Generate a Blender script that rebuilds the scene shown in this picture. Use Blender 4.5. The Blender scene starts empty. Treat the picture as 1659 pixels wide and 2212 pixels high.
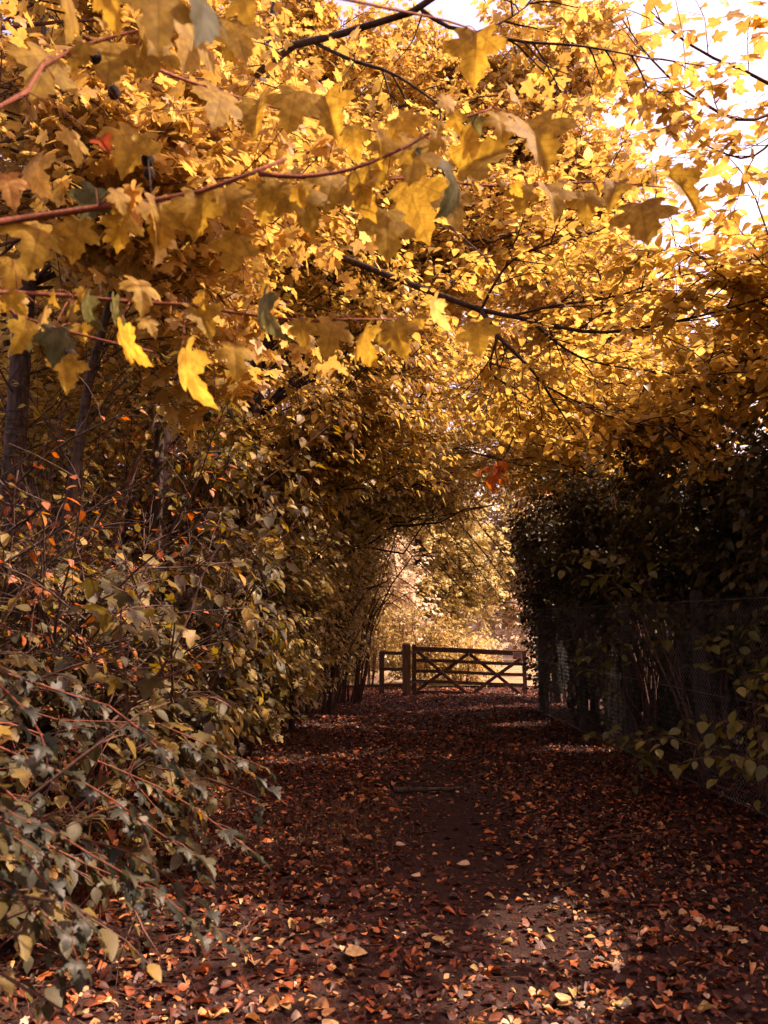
import bpy, math, numpy as np
R = math.radians
sc = bpy.context.scene
COL = sc.collection
UP = np.array([0., 0., 1.])

# ------------------------------------------------------------------ camera
PITCH = R(7.6)
EYE = np.array([0., 0., 1.6])
FOCAL = 1750.0                        # in units of a 1659 x 2212 picture
FWD = np.array([0, math.cos(PITCH), math.sin(PITCH)])
CUP = np.array([0, -math.sin(PITCH), math.cos(PITCH)])


def P(x, y, d):
    """point at forward distance d (world y) seen at x, y of a 1659 x 2212 frame"""
    r = FWD + (x - 829.5) / FOCAL * np.array([1., 0, 0]) + (1106 - y) / FOCAL * CUP
    return EYE + r * (d / r[1])


cam = bpy.data.cameras.new('camera')
camo = bpy.data.objects.new('camera', cam)
COL.objects.link(camo)
camo.location = EYE
camo.rotation_euler = (math.pi / 2 + PITCH, 0, 0)
cam.sensor_fit = 'VERTICAL'
cam.sensor_height = 36
cam.lens = 36 * FOCAL / 2212
cam.clip_start = .05
cam.clip_end = 3000
cam.dof.use_dof = True
cam.dof.focus_distance = 9.0
cam.dof.aperture_fstop = 4.0
sc.camera = camo


# ------------------------------------------------------------------ ground height
def gh(x, y):
    x = np.asarray(x, float); y = np.asarray(y, float)
    h = .018 * np.sin(1.7 * x + .6 * y + 1) + .014 * np.sin(2.9 * y - 1.3 * x) + .008 * np.sin(6.1 * x + 4.3 * y)
    h = h + .16 / (1 + np.exp((x + 1.75) * 5)) * np.clip((19 - y) / 3, 0, 1)
    h = h - .03 * np.exp(-((x - .75) / .7) ** 2)
    return h


# ------------------------------------------------------------------ materials
def newmat(name):
    m = bpy.data.materials.new(name)
    m.use_nodes = True
    n, l = m.node_tree.nodes, m.node_tree.links
    n.clear()
    out = n.new('ShaderNodeOutputMaterial')
    return m, n, l, out


def ramp(n, stops):
    r = n.new('ShaderNodeValToRGB')
    e = r.color_ramp.elements
    while len(e) < len(stops):
        e.new(.5)
    for i, (p, c) in enumerate(stops):
        e[i].position = p
        e[i].color = (*c, 1)
    return r


def mth(n, l, op, a, b=None, c=None):
    m = n.new('ShaderNodeMath')
    m.operation = op
    for i, v in enumerate((a, b, c)):
        if v is None:
            continue
        if isinstance(v, (int, float)):
            m.inputs[i].default_value = v
        else:
            l.new(v, m.inputs[i])
    return m.outputs[0]


def leaf_mat(name, stops, tf=.5, rough=.42, spec=.5, vein=None, tval=1.25, tsat=1.15, spots=.35, vk=.75):
    m, n, l, out = newmat(name)
    at = n.new('ShaderNodeAttribute'); at.attribute_name = 'tint'
    rp = ramp(n, stops)
    l.new(at.outputs['Fac'], rp.inputs[0])
    col = rp.outputs[0]
    # blotches that belong to the leaf
    tc = n.new('ShaderNodeTexCoord')
    nz = n.new('ShaderNodeTexNoise'); nz.inputs['Scale'].default_value = 38; nz.inputs['Detail'].default_value = 3
    l.new(tc.outputs['Object'], nz.inputs['Vector'])
    br = ramp(n, [(.42, (.62, .55, .5)), (.62, (1.1, 1.1, 1.1))])
    l.new(nz.outputs['Fac'], br.inputs[0])
    mx = n.new('ShaderNodeMix'); mx.data_type = 'RGBA'; mx.blend_type = 'MULTIPLY'
    mx.inputs[0].default_value = spots
    l.new(col, mx.inputs[6]); l.new(br.outputs[0], mx.inputs[7])
    col = mx.outputs[2]
    if vein:
        uv = n.new('ShaderNodeUVMap')
        sp = n.new('ShaderNodeSeparateXYZ'); l.new(uv.outputs[0], sp.inputs[0])
        x, y = sp.outputs[0], sp.outputs[1]
        if vein == 'maple':
            ang = mth(n, l, 'ARCTAN2', x, mth(n, l, 'ADD', y, .02))
            q = mth(n, l, 'DIVIDE', ang, R(42))
            fr = mth(n, l, 'SUBTRACT', mth(n, l, 'FRACT', mth(n, l, 'ADD', q, .5)), .5)
            rad = mth(n, l, 'SQRT', mth(n, l, 'ADD', mth(n, l, 'MULTIPLY', x, x), mth(n, l, 'MULTIPLY', y, y)))
            dd = mth(n, l, 'MULTIPLY', mth(n, l, 'ABSOLUTE', fr), mth(n, l, 'MULTIPLY', rad, R(42)))
            # side veins off each rib
            sv = mth(n, l, 'FRACT', mth(n, l, 'MULTIPLY', mth(n, l, 'SUBTRACT', rad, mth(n, l, 'MULTIPLY', dd, .8)), 8.5))
            sv = mth(n, l, 'MULTIPLY', mth(n, l, 'ABSOLUTE', mth(n, l, 'SUBTRACT', sv, .5)), .11)
            dd = mth(n, l, 'MINIMUM', dd, mth(n, l, 'ADD', sv, .007))
        else:
            ax = mth(n, l, 'ABSOLUTE', x)
            sv = mth(n, l, 'FRACT', mth(n, l, 'MULTIPLY', mth(n, l, 'SUBTRACT', y, mth(n, l, 'MULTIPLY', ax, .9)), 9))
            sv = mth(n, l, 'MULTIPLY', mth(n, l, 'ABSOLUTE', mth(n, l, 'SUBTRACT', sv, .5)), .11)
            dd = mth(n, l, 'MINIMUM', ax, mth(n, l, 'ADD', sv, .006))
        vm = n.new('ShaderNodeMapRange'); vm.inputs[1].default_value = .004; vm.inputs[2].default_value = .022
        vm.inputs[3].default_value = vk; vm.inputs[4].default_value = 1
        l.new(dd, vm.inputs[0])
        mv = n.new('ShaderNodeMix'); mv.data_type = 'RGBA'; mv.blend_type = 'MULTIPLY'; mv.inputs[0].default_value = 1
        cv = n.new('ShaderNodeCombineXYZ')
        for k in range(3):
            l.new(vm.outputs[0], cv.inputs[k])
        l.new(col, mv.inputs[6]); l.new(cv.outputs[0], mv.inputs[7])
        col = mv.outputs[2]
    pb = n.new('ShaderNodeBsdfPrincipled')
    l.new(col, pb.inputs['Base Color'])
    pb.inputs['Roughness'].default_value = rough
    pb.inputs['Specular IOR Level'].default_value = spec
    if vein:
        bp = n.new('ShaderNodeBump'); bp.inputs['Strength'].default_value = .25; bp.inputs['Distance'].default_value = .003
        l.new(vm.outputs[0], bp.inputs['Height'])
        l.new(bp.outputs[0], pb.inputs['Normal'])
    hs = n.new('ShaderNodeHueSaturation')
    hs.inputs['Saturation'].default_value = tsat
    hs.inputs['Value'].default_value = tval
    l.new(col, hs.inputs['Color'])
    tr = n.new('ShaderNodeBsdfTranslucent')
    l.new(hs.outputs[0], tr.inputs[0])
    ms = n.new('ShaderNodeMixShader'); ms.inputs[0].default_value = tf
    l.new(pb.outputs[0], ms.inputs[1]); l.new(tr.outputs[0], ms.inputs[2])
    l.new(ms.outputs[0], out.inputs[0])
    return m


def bark_mat(name, c0, c1, scale=14, rough=.85, stretch=.25, bands=None):
    m, n, l, out = newmat(name)
    tc = n.new('ShaderNodeTexCoord')
    mp = n.new('ShaderNodeMapping'); mp.inputs['Scale'].default_value = (1, 1, stretch)
    l.new(tc.outputs['Object'], mp.inputs[0])
    nz = n.new('ShaderNodeTexNoise'); nz.inputs['Scale'].default_value = scale; nz.inputs['Detail'].default_value = 6
    nz.inputs['Roughness'].default_value = .7
    l.new(mp.outputs[0], nz.inputs['Vector'])
    rp = ramp(n, [(.35, c0), (.68, c1)])
    l.new(nz.outputs['Fac'], rp.inputs[0])
    col = rp.outputs[0]
    if bands:
        mp2 = n.new('ShaderNodeMapping'); mp2.inputs['Scale'].default_value = (1.5, 1.5, 16)
        l.new(tc.outputs['Object'], mp2.inputs[0])
        n2 = n.new('ShaderNodeTexNoise'); n2.inputs['Scale'].default_value = 2.2; n2.inputs['Detail'].default_value = 4
        l.new(mp2.outputs[0], n2.inputs['Vector'])
        r2 = ramp(n, [(.36, bands), (.44, (1, 1, 1))])
        l.new(n2.outputs['Fac'], r2.inputs[0])
        mx = n.new('ShaderNodeMix'); mx.data_type = 'RGBA'; mx.blend_type = 'MULTIPLY'; mx.inputs[0].default_value = 1
        l.new(col, mx.inputs[6]); l.new(r2.outputs[0], mx.inputs[7])
        col = mx.outputs[2]
    pb = n.new('ShaderNodeBsdfPrincipled')
    pb.inputs['Roughness'].default_value = rough
    pb.inputs['Specular IOR Level'].default_value = .25
    l.new(col, pb.inputs['Base Color'])
    bp = n.new('ShaderNodeBump'); bp.inputs['Strength'].default_value = .7; bp.inputs['Distance'].default_value = .012
    l.new(nz.outputs['Fac'], bp.inputs['Height']); l.new(bp.outputs[0], pb.inputs['Normal'])
    l.new(pb.outputs[0], out.inputs[0])
    return m


def soil_mat(name, stops, scale=9, bump=.02):
    m, n, l, out = newmat(name)
    tc = n.new('ShaderNodeTexCoord')
    nz = n.new('ShaderNodeTexNoise'); nz.inputs['Scale'].default_value = scale; nz.inputs['Detail'].default_value = 8
    nz.inputs['Roughness'].default_value = .75
    l.new(tc.outputs['Object'], nz.inputs['Vector'])
    rp = ramp(n, stops)
    l.new(nz.outputs['Fac'], rp.inputs[0])
    pb = n.new('ShaderNodeBsdfPrincipled'); pb.inputs['Roughness'].default_value = .9
    pb.inputs['Specular IOR Level'].default_value = .2
    l.new(rp.outputs[0], pb.inputs['Base Color'])
    n2 = n.new('ShaderNodeTexNoise'); n2.inputs['Scale'].default_value = 60; n2.inputs['Detail'].default_value = 5
    l.new(tc.outputs['Object'], n2.inputs['Vector'])
    bp = n.new('ShaderNodeBump'); bp.inputs['Strength'].default_value = .9; bp.inputs['Distance'].default_value = bump
    l.new(n2.outputs['Fac'], bp.inputs['Height']); l.new(bp.outputs[0], pb.inputs['Normal'])
    l.new(pb.outputs[0], out.inputs[0])
    return m


M = {}
M['amber'] = leaf_mat('amber maple leaf', [(0, (.18, .115, .025)), (.3, (.35, .215, .04)), (.7, (.49, .315, .065)), (1, (.62, .45, .15))], tf=.58, vein='maple', rough=.5, spec=.35, vk=.82, tsat=1.0)
M['sycamore'] = leaf_mat('sycamore leaf', [(0, (.05, .06, .035)), (.12, (.12, .115, .035)), (.28, (.31, .195, .025)), (.7, (.47, .31, .04)), (.93, (.58, .41, .12)), (.99, (.45, .09, .02))], tf=.62, vein='maple', rough=.6, spec=.2, vk=.72, tsat=1.02, spots=.8)
M['sprout'] = leaf_mat('yellow green sprout leaf', [(0, (.04, .045, .012)), (.5, (.12, .115, .02)), (.85, (.22, .18, .03)), (1, (.4, .27, .04))], tf=.4, vein='ovate', rough=.45, spec=.4, vk=.8)
M['hornbeam'] = leaf_mat('hornbeam leaf', [(0, (.18, .125, .03)), (.3, (.36, .235, .04)), (.75, (.52, .355, .065)), (1, (.62, .47, .16))], tf=.64, vein='ovate', rough=.4, spec=.55, vk=.8, tsat=1.0)
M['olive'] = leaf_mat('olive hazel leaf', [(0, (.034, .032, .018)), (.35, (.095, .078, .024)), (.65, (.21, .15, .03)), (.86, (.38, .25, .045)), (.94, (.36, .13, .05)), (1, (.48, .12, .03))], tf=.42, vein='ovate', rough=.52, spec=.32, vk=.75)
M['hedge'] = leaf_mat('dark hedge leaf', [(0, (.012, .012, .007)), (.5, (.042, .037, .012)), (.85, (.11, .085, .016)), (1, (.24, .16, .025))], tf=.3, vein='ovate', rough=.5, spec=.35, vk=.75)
M['grey'] = leaf_mat('grey green field maple leaf', [(0, (.018, .024, .019)), (.5, (.042, .043, .027)), (.88, (.10, .085, .028)), (.95, (.40, .24, .03)), (1, (.4, .1, .03))], tf=.3, vein='maple', rough=.5, spec=.35, vk=.8)
M['gold'] = leaf_mat('golden wood leaf', [(0, (.26, .17, .04)), (.3, (.43, .28, .055)), (.7, (.57, .395, .09)), (1, (.66, .53, .23))], tf=.56, rough=.5, spec=.35, tsat=1.0)
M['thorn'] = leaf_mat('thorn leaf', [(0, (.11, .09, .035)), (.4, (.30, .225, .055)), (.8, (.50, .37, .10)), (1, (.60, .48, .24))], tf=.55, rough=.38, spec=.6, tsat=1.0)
M['peach'] = leaf_mat('far leaf in sunlit tone', [(0, (.24, .18, .11)), (.3, (.54, .43, .29)), (.7, (.70, .60, .45)), (1, (.80, .72, .62))], tf=.5, rough=.45, spec=.5, tval=1.25, tsat=.95)  # leaf colour paled to carry the overexposed sunlight beyond the gate
M['lime'] = leaf_mat('yellow far leaf in sunlit tone', [(0, (.22, .18, .05)), (.3, (.50, .42, .15)), (.7, (.66, .56, .24)), (1, (.74, .66, .42))], tf=.5, rough=.45, spec=.4, tval=1.1, tsat=.95)  # yellower version, likewise paled to carry sunlight in the colour
M['litter'] = leaf_mat('fallen leaf', [(0, (.022, .008, .006)), (.32, (.085, .023, .012)), (.5, (.25, .068, .022)), (.68, (.54, .17, .05)), (.82, (.58, .30, .13)), (.92, (.48, .35, .12)), (1, (.64, .47, .33))], tf=.15, rough=.55, spec=.4, spots=.7)
M['dead'] = leaf_mat('dry orange leaf', [(0, (.34, .09, .02)), (1, (.60, .20, .05))], tf=.4, rough=.6, spec=.3)
M['bark'] = bark_mat('dark bark', (.016, .010, .008), (.085, .052, .04))
M['barkmid'] = bark_mat('brown ridged bark', (.016, .011, .008), (.105, .07, .048), scale=34, bands=(.35, .33, .25))
M['barkpale'] = bark_mat('pale ridged bark', (.05, .03, .022), (.30, .20, .16), scale=18)
M['birch'] = bark_mat('birch bark', (.40, .30, .26), (.62, .50, .45), scale=5, stretch=1, bands=(.12, .08, .07))
M['stem'] = bark_mat('brown stem bark', (.04, .02, .014), (.16, .085, .06), scale=30)
M['redtwig'] = bark_mat('red twig bark', (.10, .03, .018), (.24, .085, .045), scale=40)
M['wood'] = bark_mat('weathered gate timber', (.045, .026, .018), (.16, .088, .06), scale=22, stretch=1)
M['postwood'] = bark_mat('mossy post timber', (.07, .045, .028), (.20, .125, .075), scale=20, stretch=.15)
M['concrete'] = bark_mat('dark fence post', (.02, .018, .016), (.06, .052, .045), scale=24, stretch=1)
M['soil'] = soil_mat('path soil', [(.3, (.011, .005, .004)), (.5, (.027, .0115, .0085)), (.75, (.062, .028, .021))])
M['earth'] = soil_mat('woodland earth', [(.3, (.018, .010, .007)), (.5, (.045, .022, .014)), (.75, (.10, .045, .025))])
M['field'] = soil_mat('pale meadow', [(.3, (.13, .095, .05)), (.5, (.24, .18, .10)), (.75, (.38, .29, .19))], scale=1.5)
M['grass'] = leaf_mat('dry grass blade', [(0, (.03, .018, .010)), (.5, (.08, .045, .024)), (1, (.19, .105, .06))], tf=.3, rough=.5, spec=.3)
M['cone'] = bark_mat('alder cone', (.012, .008, .006), (.04, .022, .016), scale=200, stretch=1)


def metal_mat():
    m, n, l, out = newmat('green coated wire')
    pb = n.new('ShaderNodeBsdfPrincipled')
    tc = n.new('ShaderNodeTexCoord'); nz = n.new('ShaderNodeTexNoise'); nz.inputs['Scale'].default_value = 6
    l.new(tc.outputs['Object'], nz.inputs['Vector'])
    rp = ramp(n, [(.35, (.06, .06, .055)), (.7, (.22, .21, .20))])
    l.new(nz.outputs['Fac'], rp.inputs[0]); l.new(rp.outputs[0], pb.inputs['Base Color'])
    pb.inputs['Roughness'].default_value = .4; pb.inputs['Metallic'].default_value = .1
    l.new(pb.outputs[0], out.inputs[0])
    return m


M['wire'] = metal_mat()


def plain(name, c, rough=.6):
    m, n, l, out = newmat(name)
    pb = n.new('ShaderNodeBsdfPrincipled')
    tc = n.new('ShaderNodeTexCoord'); nz = n.new('ShaderNodeTexNoise'); nz.inputs['Scale'].default_value = 40
    l.new(tc.outputs['Object'], nz.inputs['Vector'])
    rp = ramp(n, [(.3, tuple(v * .8 for v in c)), (.7, c)])
    l.new(nz.outputs['Fac'], rp.inputs[0]); l.new(rp.outputs[0], pb.inputs['Base Color'])
    pb.inputs['Roughness'].default_value = rough
    l.new(pb.outputs[0], out.inputs[0])
    return m


M['signwhite'] = plain('notice white', (.62, .5, .46))
M['signred'] = plain('notice red', (.45, .05, .04))
M['signink'] = plain('notice ink', (.10, .06, .06))


# ------------------------------------------------------------------ mesh building
class MB:
    """collects vertices and faces (all of one mesh)"""
    def __init__(s):
        s.v, s.f, s.t, s.uv, s.n = [], [], [], [], 0

    def add(s, v, faces, tint=None, uv=None):
        """faces: list of integer arrays (F, k)"""
        v = np.asarray(v, float).reshape(-1, 3)
        s.v.append(v)
        for f in faces:
            s.f.append(np.asarray(f, np.int64) + s.n)
        s.t.append(np.zeros(len(v)) if tint is None else tint)
        s.uv.append(np.zeros((len(v), 2)) if uv is None else uv)
        s.n += len(v)

    def tubes(s, pts, rad, sides=5, cap=True):
        """pts (N,k,3), rad (N,k)"""
        pts = np.asarray(pts, float); rad = np.asarray(rad, float)
        if pts.ndim == 2:
            pts, rad = pts[None], rad[None]
        N, k, _ = pts.shape
        if N == 0:
            return
        tan = np.gradient(pts, axis=1)
        tan /= np.linalg.norm(tan, axis=2, keepdims=True) + 1e-9
        ref = np.where(np.abs(tan[:, :1, 2:3]) > .8, np.array([1., 0, 0]), UP)
        a = np.cross(tan, np.broadcast_to(ref, tan.shape)); a /= np.linalg.norm(a, axis=2, keepdims=True) + 1e-9
        b = np.cross(tan, a)
        th = np.arange(sides) / sides * 2 * math.pi
        ring = a[:, :, None] * np.cos(th)[:, None] + b[:, :, None] * np.sin(th)[:, None]
        v = pts[:, :, None] + ring * rad[:, :, None, None]
        i = np.arange(N)[:, None, None] * k * sides + np.arange(k - 1)[None, :, None] * sides
        j = np.arange(sides); j2 = (j + 1) % sides
        q = np.stack([i + j, i + j2, i + sides + j2, i + sides + j], -1).reshape(-1, 4)
        faces = [q]
        if cap:
            c0 = np.arange(N)[:, None] * k * sides + j[::-1]
            c1 = np.arange(N)[:, None] * k * sides + (k - 1) * sides + j
            faces += [c0, c1]
        s.add(v, faces)

    def box(s, c, size, rot=None):
        h = np.asarray(size, float) / 2
        v = np.array([[x, y, z] for x in (-1, 1) for y in (-1, 1) for z in (-1, 1)]) * h
        if rot is not None:
            v = v @ np.asarray(rot).T
        s.add(v + np.asarray(c), [[[0, 1, 3, 2], [4, 6, 7, 5], [0, 4, 5, 1], [2, 3, 7, 6], [0, 2, 6, 4], [1, 5, 7, 3]]])

    def mesh(s, name, mat, smooth=True):
        me = bpy.data.meshes.new(name)
        v = np.concatenate(s.v).astype(np.float32)
        loops = np.concatenate([f.ravel() for f in s.f]).astype(np.int32)
        tot = np.concatenate([np.full(len(f), f.shape[1]) for f in s.f])
        start = np.concatenate([[0], np.cumsum(tot)[:-1]]).astype(np.int32)
        me.vertices.add(len(v)); me.vertices.foreach_set('co', v.ravel())
        me.loops.add(len(loops)); me.loops.foreach_set('vertex_index', loops)
        me.polygons.add(len(tot)); me.polygons.foreach_set('loop_start', start)
        me.polygons.foreach_set('use_smooth', np.full(len(tot), smooth))
        me.update(calc_edges=True)
        t = np.concatenate(s.t).astype(np.float32)
        if t.any():
            a = me.attributes.new('tint', 'FLOAT', 'POINT'); a.data.foreach_set('value', t)
            uv = np.concatenate(s.uv)[loops].astype(np.float32)
            u = me.uv_layers.new(name='UVMap'); u.data.foreach_set('uv', uv.ravel())
        me.materials.append(mat)
        return me


def link(name, me, parent=None, origin=None):
    o = bpy.data.objects.new(name, me)
    COL.objects.link(o)
    if origin is not None and me is not None and parent is None:
        me.transform(__import__('mathutils').Matrix.Translation([-float(q) for q in origin]))
        o.location = [float(q) for q in origin]
    if parent is not None:
        o.parent = parent
        if me is not None:
            me.transform(__import__('mathutils').Matrix.Translation([-q for q in parent.location]))
    return o


def thing(name, label, cat, loc, group=None):
    o = bpy.data.objects.new(name, None)
    o.empty_display_size = .1
    COL.objects.link(o)
    o.location = [float(q) for q in loc]
    tag(o, label, cat, group)
    return o


def tag(o, label=None, cat=None, group=None, kind=None):
    for k, v in (('label', label), ('category', cat), ('group', group), ('kind', kind)):
        if v:
            o[k] = v
    return o


# ------------------------------------------------------------------ leaf shapes: x across, y along (stalk end at 0), z up
def ring_leaf(outline, centre, rings=(.5,), curl=.25, fold=.12):
    o = np.array(outline, float); c = np.array(centre, float)
    pts = [c[None]]
    for r in rings:
        pts.append(c + (o - c) * r)
    pts.append(o)
    p = np.concatenate(pts)
    rr = np.linalg.norm(p - c, axis=1)
    z = -curl * rr ** 2 + fold * np.abs(p[:, 0]) * .8
    k = len(o); f3 = []; f4 = []
    j = np.arange(k); j2 = (j + 1) % k
    f3 = np.stack([np.zeros(k, int), 1 + j, 1 + j2], 1)
    fs = [f3]
    for q in range(len(rings)):
        a = 1 + q * k; b = 1 + (q + 1) * k
        fs.append(np.stack([a + j, b + j, b + j2, a + j2], 1))
    return np.column_stack([p, z]), fs, p


def maple_outline(hi=True):
    half = [(0.02, 0.0), (.16, -.07), (.34, -.05), (.42, .02), (.33, .10), (.30, .17), (.44, .20), (.60, .30), (.57, .38), (.62, .46), (.47, .47),
            (.40, .53), (.24, .50), (.25, .60), (.30, .68), (.20, .74), (.19, .84), (.09, .88)]
    if not hi:
        half = [(0.02, 0), (.36, -.05), (.30, .16), (.60, .32), (.54, .47), (.24, .50), (.24, .72)]
    left = [(-x, y) for x, y in half[::-1]]
    return half + [(0, 1.0)] + left


TPL = {}
TPL['maple'] = ring_leaf(maple_outline(True), (0, .3), (.5,), .22, .10)
TPL['maple_b'] = ring_leaf(maple_outline(True), (.02, .33), (.35, .7), .62, .30)
TPL['maple_c'] = ring_leaf(maple_outline(True), (-.03, .3), (.35, .7), .35, .75)
TPL['maple_s'] = ring_leaf(maple_outline(False), (0, .28), (), .25, .15)


def ovate(rows, w, curl=.18, fold=.22):
    ys = np.array([r[0] for r in rows]); ws = np.array([r[1] for r in rows]) * w
    v = [(0, 0, 0)]
    for y, x in zip(ys, ws):
        z = -curl * y * y
        v += [(-x, y, z + fold * x), (0, y, z), (x, y, z + fold * x)]
    v.append((0, 1, -curl))
    v = np.array(v, float)
    n = len(rows)
    tri = [[0, 2, 1], [0, 3, 2]]
    quad = []
    for i in range(n - 1):
        a = 1 + 3 * i; b = a + 3
        quad += [[a, a + 1, b + 1, b], [a + 1, a + 2, b + 2, b + 1]]
    a = 1 + 3 * (n - 1); t = len(v) - 1
    tri += [[a, a + 1, t], [a + 1, a + 2, t]]
    fs = [np.array(tri)]
    if quad:
        fs.append(np.array(quad))
    return v, fs, v[:, :2]


TPL['ovate'] = ovate([(.12, .55), (.34, 1), (.62, .82), (.85, .38)], .34)
TPL['ovate_s'] = ovate([(.3, 1), (.66, .75)], .34)
TPL['ovate_c'] = ovate([(.12, .5), (.34, 1), (.62, .85), (.85, .4)], .34, curl=.55, fold=.75)
TPL['blade'] = ovate([(.3, 1), (.66, .7)], .03, curl=.35, fold=.2)
_f = np.array([(0, 0, 0), (.31, .3, .06), (.25, .68, .0), (0, 1, -.12), (-.25, .68, .0), (-.31, .3, .06)])
TPL['far'] = (_f, [np.array([[0, 1, 2, 3], [0, 3, 4, 5]])], _f[:, :2])


def nrm(a):
    return a / (np.linalg.norm(a, axis=-1, keepdims=True) + 1e-9)


def put_leaves(mb, tpl, pos, d, nor, size, tint, wid=None):
    v, fs, uv = TPL[tpl]
    N = len(pos)
    if N == 0:
        return
    y = nrm(d)
    x = nrm(np.cross(y, nor)); z = np.cross(x, y)
    size = np.broadcast_to(np.asarray(size, float), (N,))
    w = np.ones(N) if wid is None else wid
    V = pos[:, None] + size[:, None, None] * (v[None, :, 0:1] * w[:, None, None] * x[:, None] + v[None, :, 1:2] * y[:, None] + v[None, :, 2:3] * z[:, None])
    k = len(v)
    off = np.arange(N)[:, None, None] * k
    mb.add(V, [(off + f[None]).reshape(-1, f.shape[1]) for f in fs], np.repeat(np.maximum(tint, .001), k), np.tile(uv, (N, 1)))


# ------------------------------------------------------------------ growth
def grow(rng, start, d, L, k, wob=.12, grav=0.):
    N = len(start)
    pts = np.zeros((N, k, 3)); pts[:, 0] = start
    d = nrm(d).copy(); st = (np.asarray(L) / (k - 1))[:, None]
    for i in range(1, k):
        d = nrm(d + rng.normal(0, wob, (N, 3)) + np.array([0, 0, grav]))
        pts[:, i] = pts[:, i - 1] + d * st
    return pts


def at_t(pts, idx, t):
    k = pts.shape[1]
    f = t * (k - 1); i = np.clip(f.astype(int), 0, k - 2); w = (f - i)[:, None]
    a, b = pts[idx, i], pts[idx, i + 1]
    return a * (1 - w) + b * w, nrm(b - a)


def kids(rng, pts, m, t0, t1, ang, flat=.3, sd=.25):
    N = len(pts)
    idx = np.repeat(np.arange(N), m)
    t = t0 + (t1 - t0) * (np.tile(np.arange(m), N) + rng.random(N * m)) / m
    p, tan = at_t(pts, idx, t)
    r = rng.normal(0, 1, (N * m, 3)); r[:, 2] *= (1 - flat)
    r = nrm(r - tan * (r * tan).sum(1, keepdims=True))
    a = rng.normal(ang, sd, N * m)[:, None]
    return p, tan * np.cos(a) + r * np.sin(a), idx, t


def bez(rng, a, b, c, k, wob=.03):
    t = np.linspace(0, 1, k)[None, :, None]
    p = a[:, None] * (1 - t) ** 2 + 2 * b[:, None] * t * (1 - t) + c[:, None] * t ** 2
    L = np.linalg.norm(c - a, axis=1)[:, None, None]
    n = rng.normal(0, 1, p.shape) * wob * L * np.sin(t * math.pi)
    return p + n


def poly(pts, k=12):
    """smooth polyline through points"""
    pts = np.asarray(pts, float)
    if len(pts) == 2:
        t = np.linspace(0, 1, k)[:, None]
        return pts[0] * (1 - t) + pts[1] * t
    s = np.concatenate([[0], np.cumsum(np.linalg.norm(np.diff(pts, axis=0), axis=1))]); s /= s[-1]
    e = np.concatenate([[2 * pts[0] - pts[1]], pts, [2 * pts[-1] - pts[-2]]])
    out = []
    for u in np.linspace(0, 1, k):
        i = min(np.searchsorted(s, u, side='right') - 1, len(pts) - 2); i = max(i, 0)
        t = (u - s[i]) / (s[i + 1] - s[i])
        p0, p1, p2, p3 = e[i], e[i + 1], e[i + 2], e[i + 3]
        out.append(.5 * (2 * p1 + (p2 - p0) * t + (2 * p0 - 5 * p1 + 4 * p2 - p3) * t * t + (3 * p1 - p0 - 3 * p2 + p3) * t ** 3))
    return np.array(out)


SUN_AZ, SUN_EL = R(87), R(49)
SUNV = np.array([math.sin(SUN_AZ) * math.cos(SUN_EL), math.cos(SUN_AZ) * math.cos(SUN_EL), math.sin(SUN_EL)])


def on_path(px, py):
    d = 1.6 * FOCAL / (py - 1340)
    q = P(px, py, d); q[2] = 0
    return q


# holes in the canopy that let the sun reach the path
GAPS = [(on_path(1235, 1608), .42), (on_path(1150, 1942), .29), (on_path(1205, 2100), .29), (on_path(1300, 1985), .22), (on_path(1110, 1560), .36), (on_path(700, 1560), .3)]


def fence_x(y):
    return 2.69 + (14.2 - y) * .052


def keep(p):
    """False inside the open lane that the path runs through"""
    x, y, z = p[..., 0], p[..., 1], p[..., 2]
    xl = np.interp(y, [0, 2.5, 4, 8, 12, 14, 16, 18], [-.35, -.72, -1.0, -1.15, -1.05, -.95, -.75, -.45])
    xl = xl + np.minimum(z, 1.2) * np.interp(y, [3, 8, 12, 16], [.08, .18, .45, .55]) + .2 * np.maximum(z - 1.2, 0)
    xr = np.where(y > 13.2, .167 * y, fence_x(y) - .12 - .45 * np.clip(y - 12.3, 0, 1)) - np.clip(z - 1.7, 0, 2) * np.where(y > 13.2, .12, .30)
    rag = .16 * np.sin(4.1 * y + 3.3 * z + 1.7 * x) + .13 * np.sin(7.3 * y - 5.9 * z + 4 * x) + .10 * np.sin(13 * y + 11 * z + 9 * x)
    far_ = np.clip((y - 7) / 4, .25, 1)
    xl = xl - .55 * rag * far_
    zc = np.interp(y, [0, 2.5, 3.5, 5, 7, 10, 14, 18, 20], [7, 6, 3.7, 3.5, 3.2, 3.0, 3.05, 3.8, 4.2]) + 1.3 * rag * far_
    lane = (y > -1) & (y < 19.5) & (x > xl) & (x < xr) & (z < zc)
    # view of the field past the gate
    xr = xr + .30 * rag * (z < 2.2)
    lane = (y > -1) & (y < 19.5) & (x > xl) & (x < xr) & (z < zc)
    far = (y >= 18.0) & (y < 25) & (x > .1) & (x < 4.0) & (z < 3.9)
    near = (y < 2.2) & (np.abs(x) < 1.0)
    ok = ~(lane | far | near)
    for c, rad in GAPS:
        v = p - c
        a = v @ SUNV
        ok &= ~((a > 0) & (((v ** 2).sum(-1) - a * a) < rad * rad))
    return ok


def gap_ok(L):
    ok = np.ones(len(L), bool)
    for c, rad in GAPS:
        v = L - c
        a = v @ SUNV
        ok &= ~((a > 0) & (((v ** 2).sum(-1) - a * a) < (rad * .7) ** 2)).any(1)
    return ok


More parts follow.
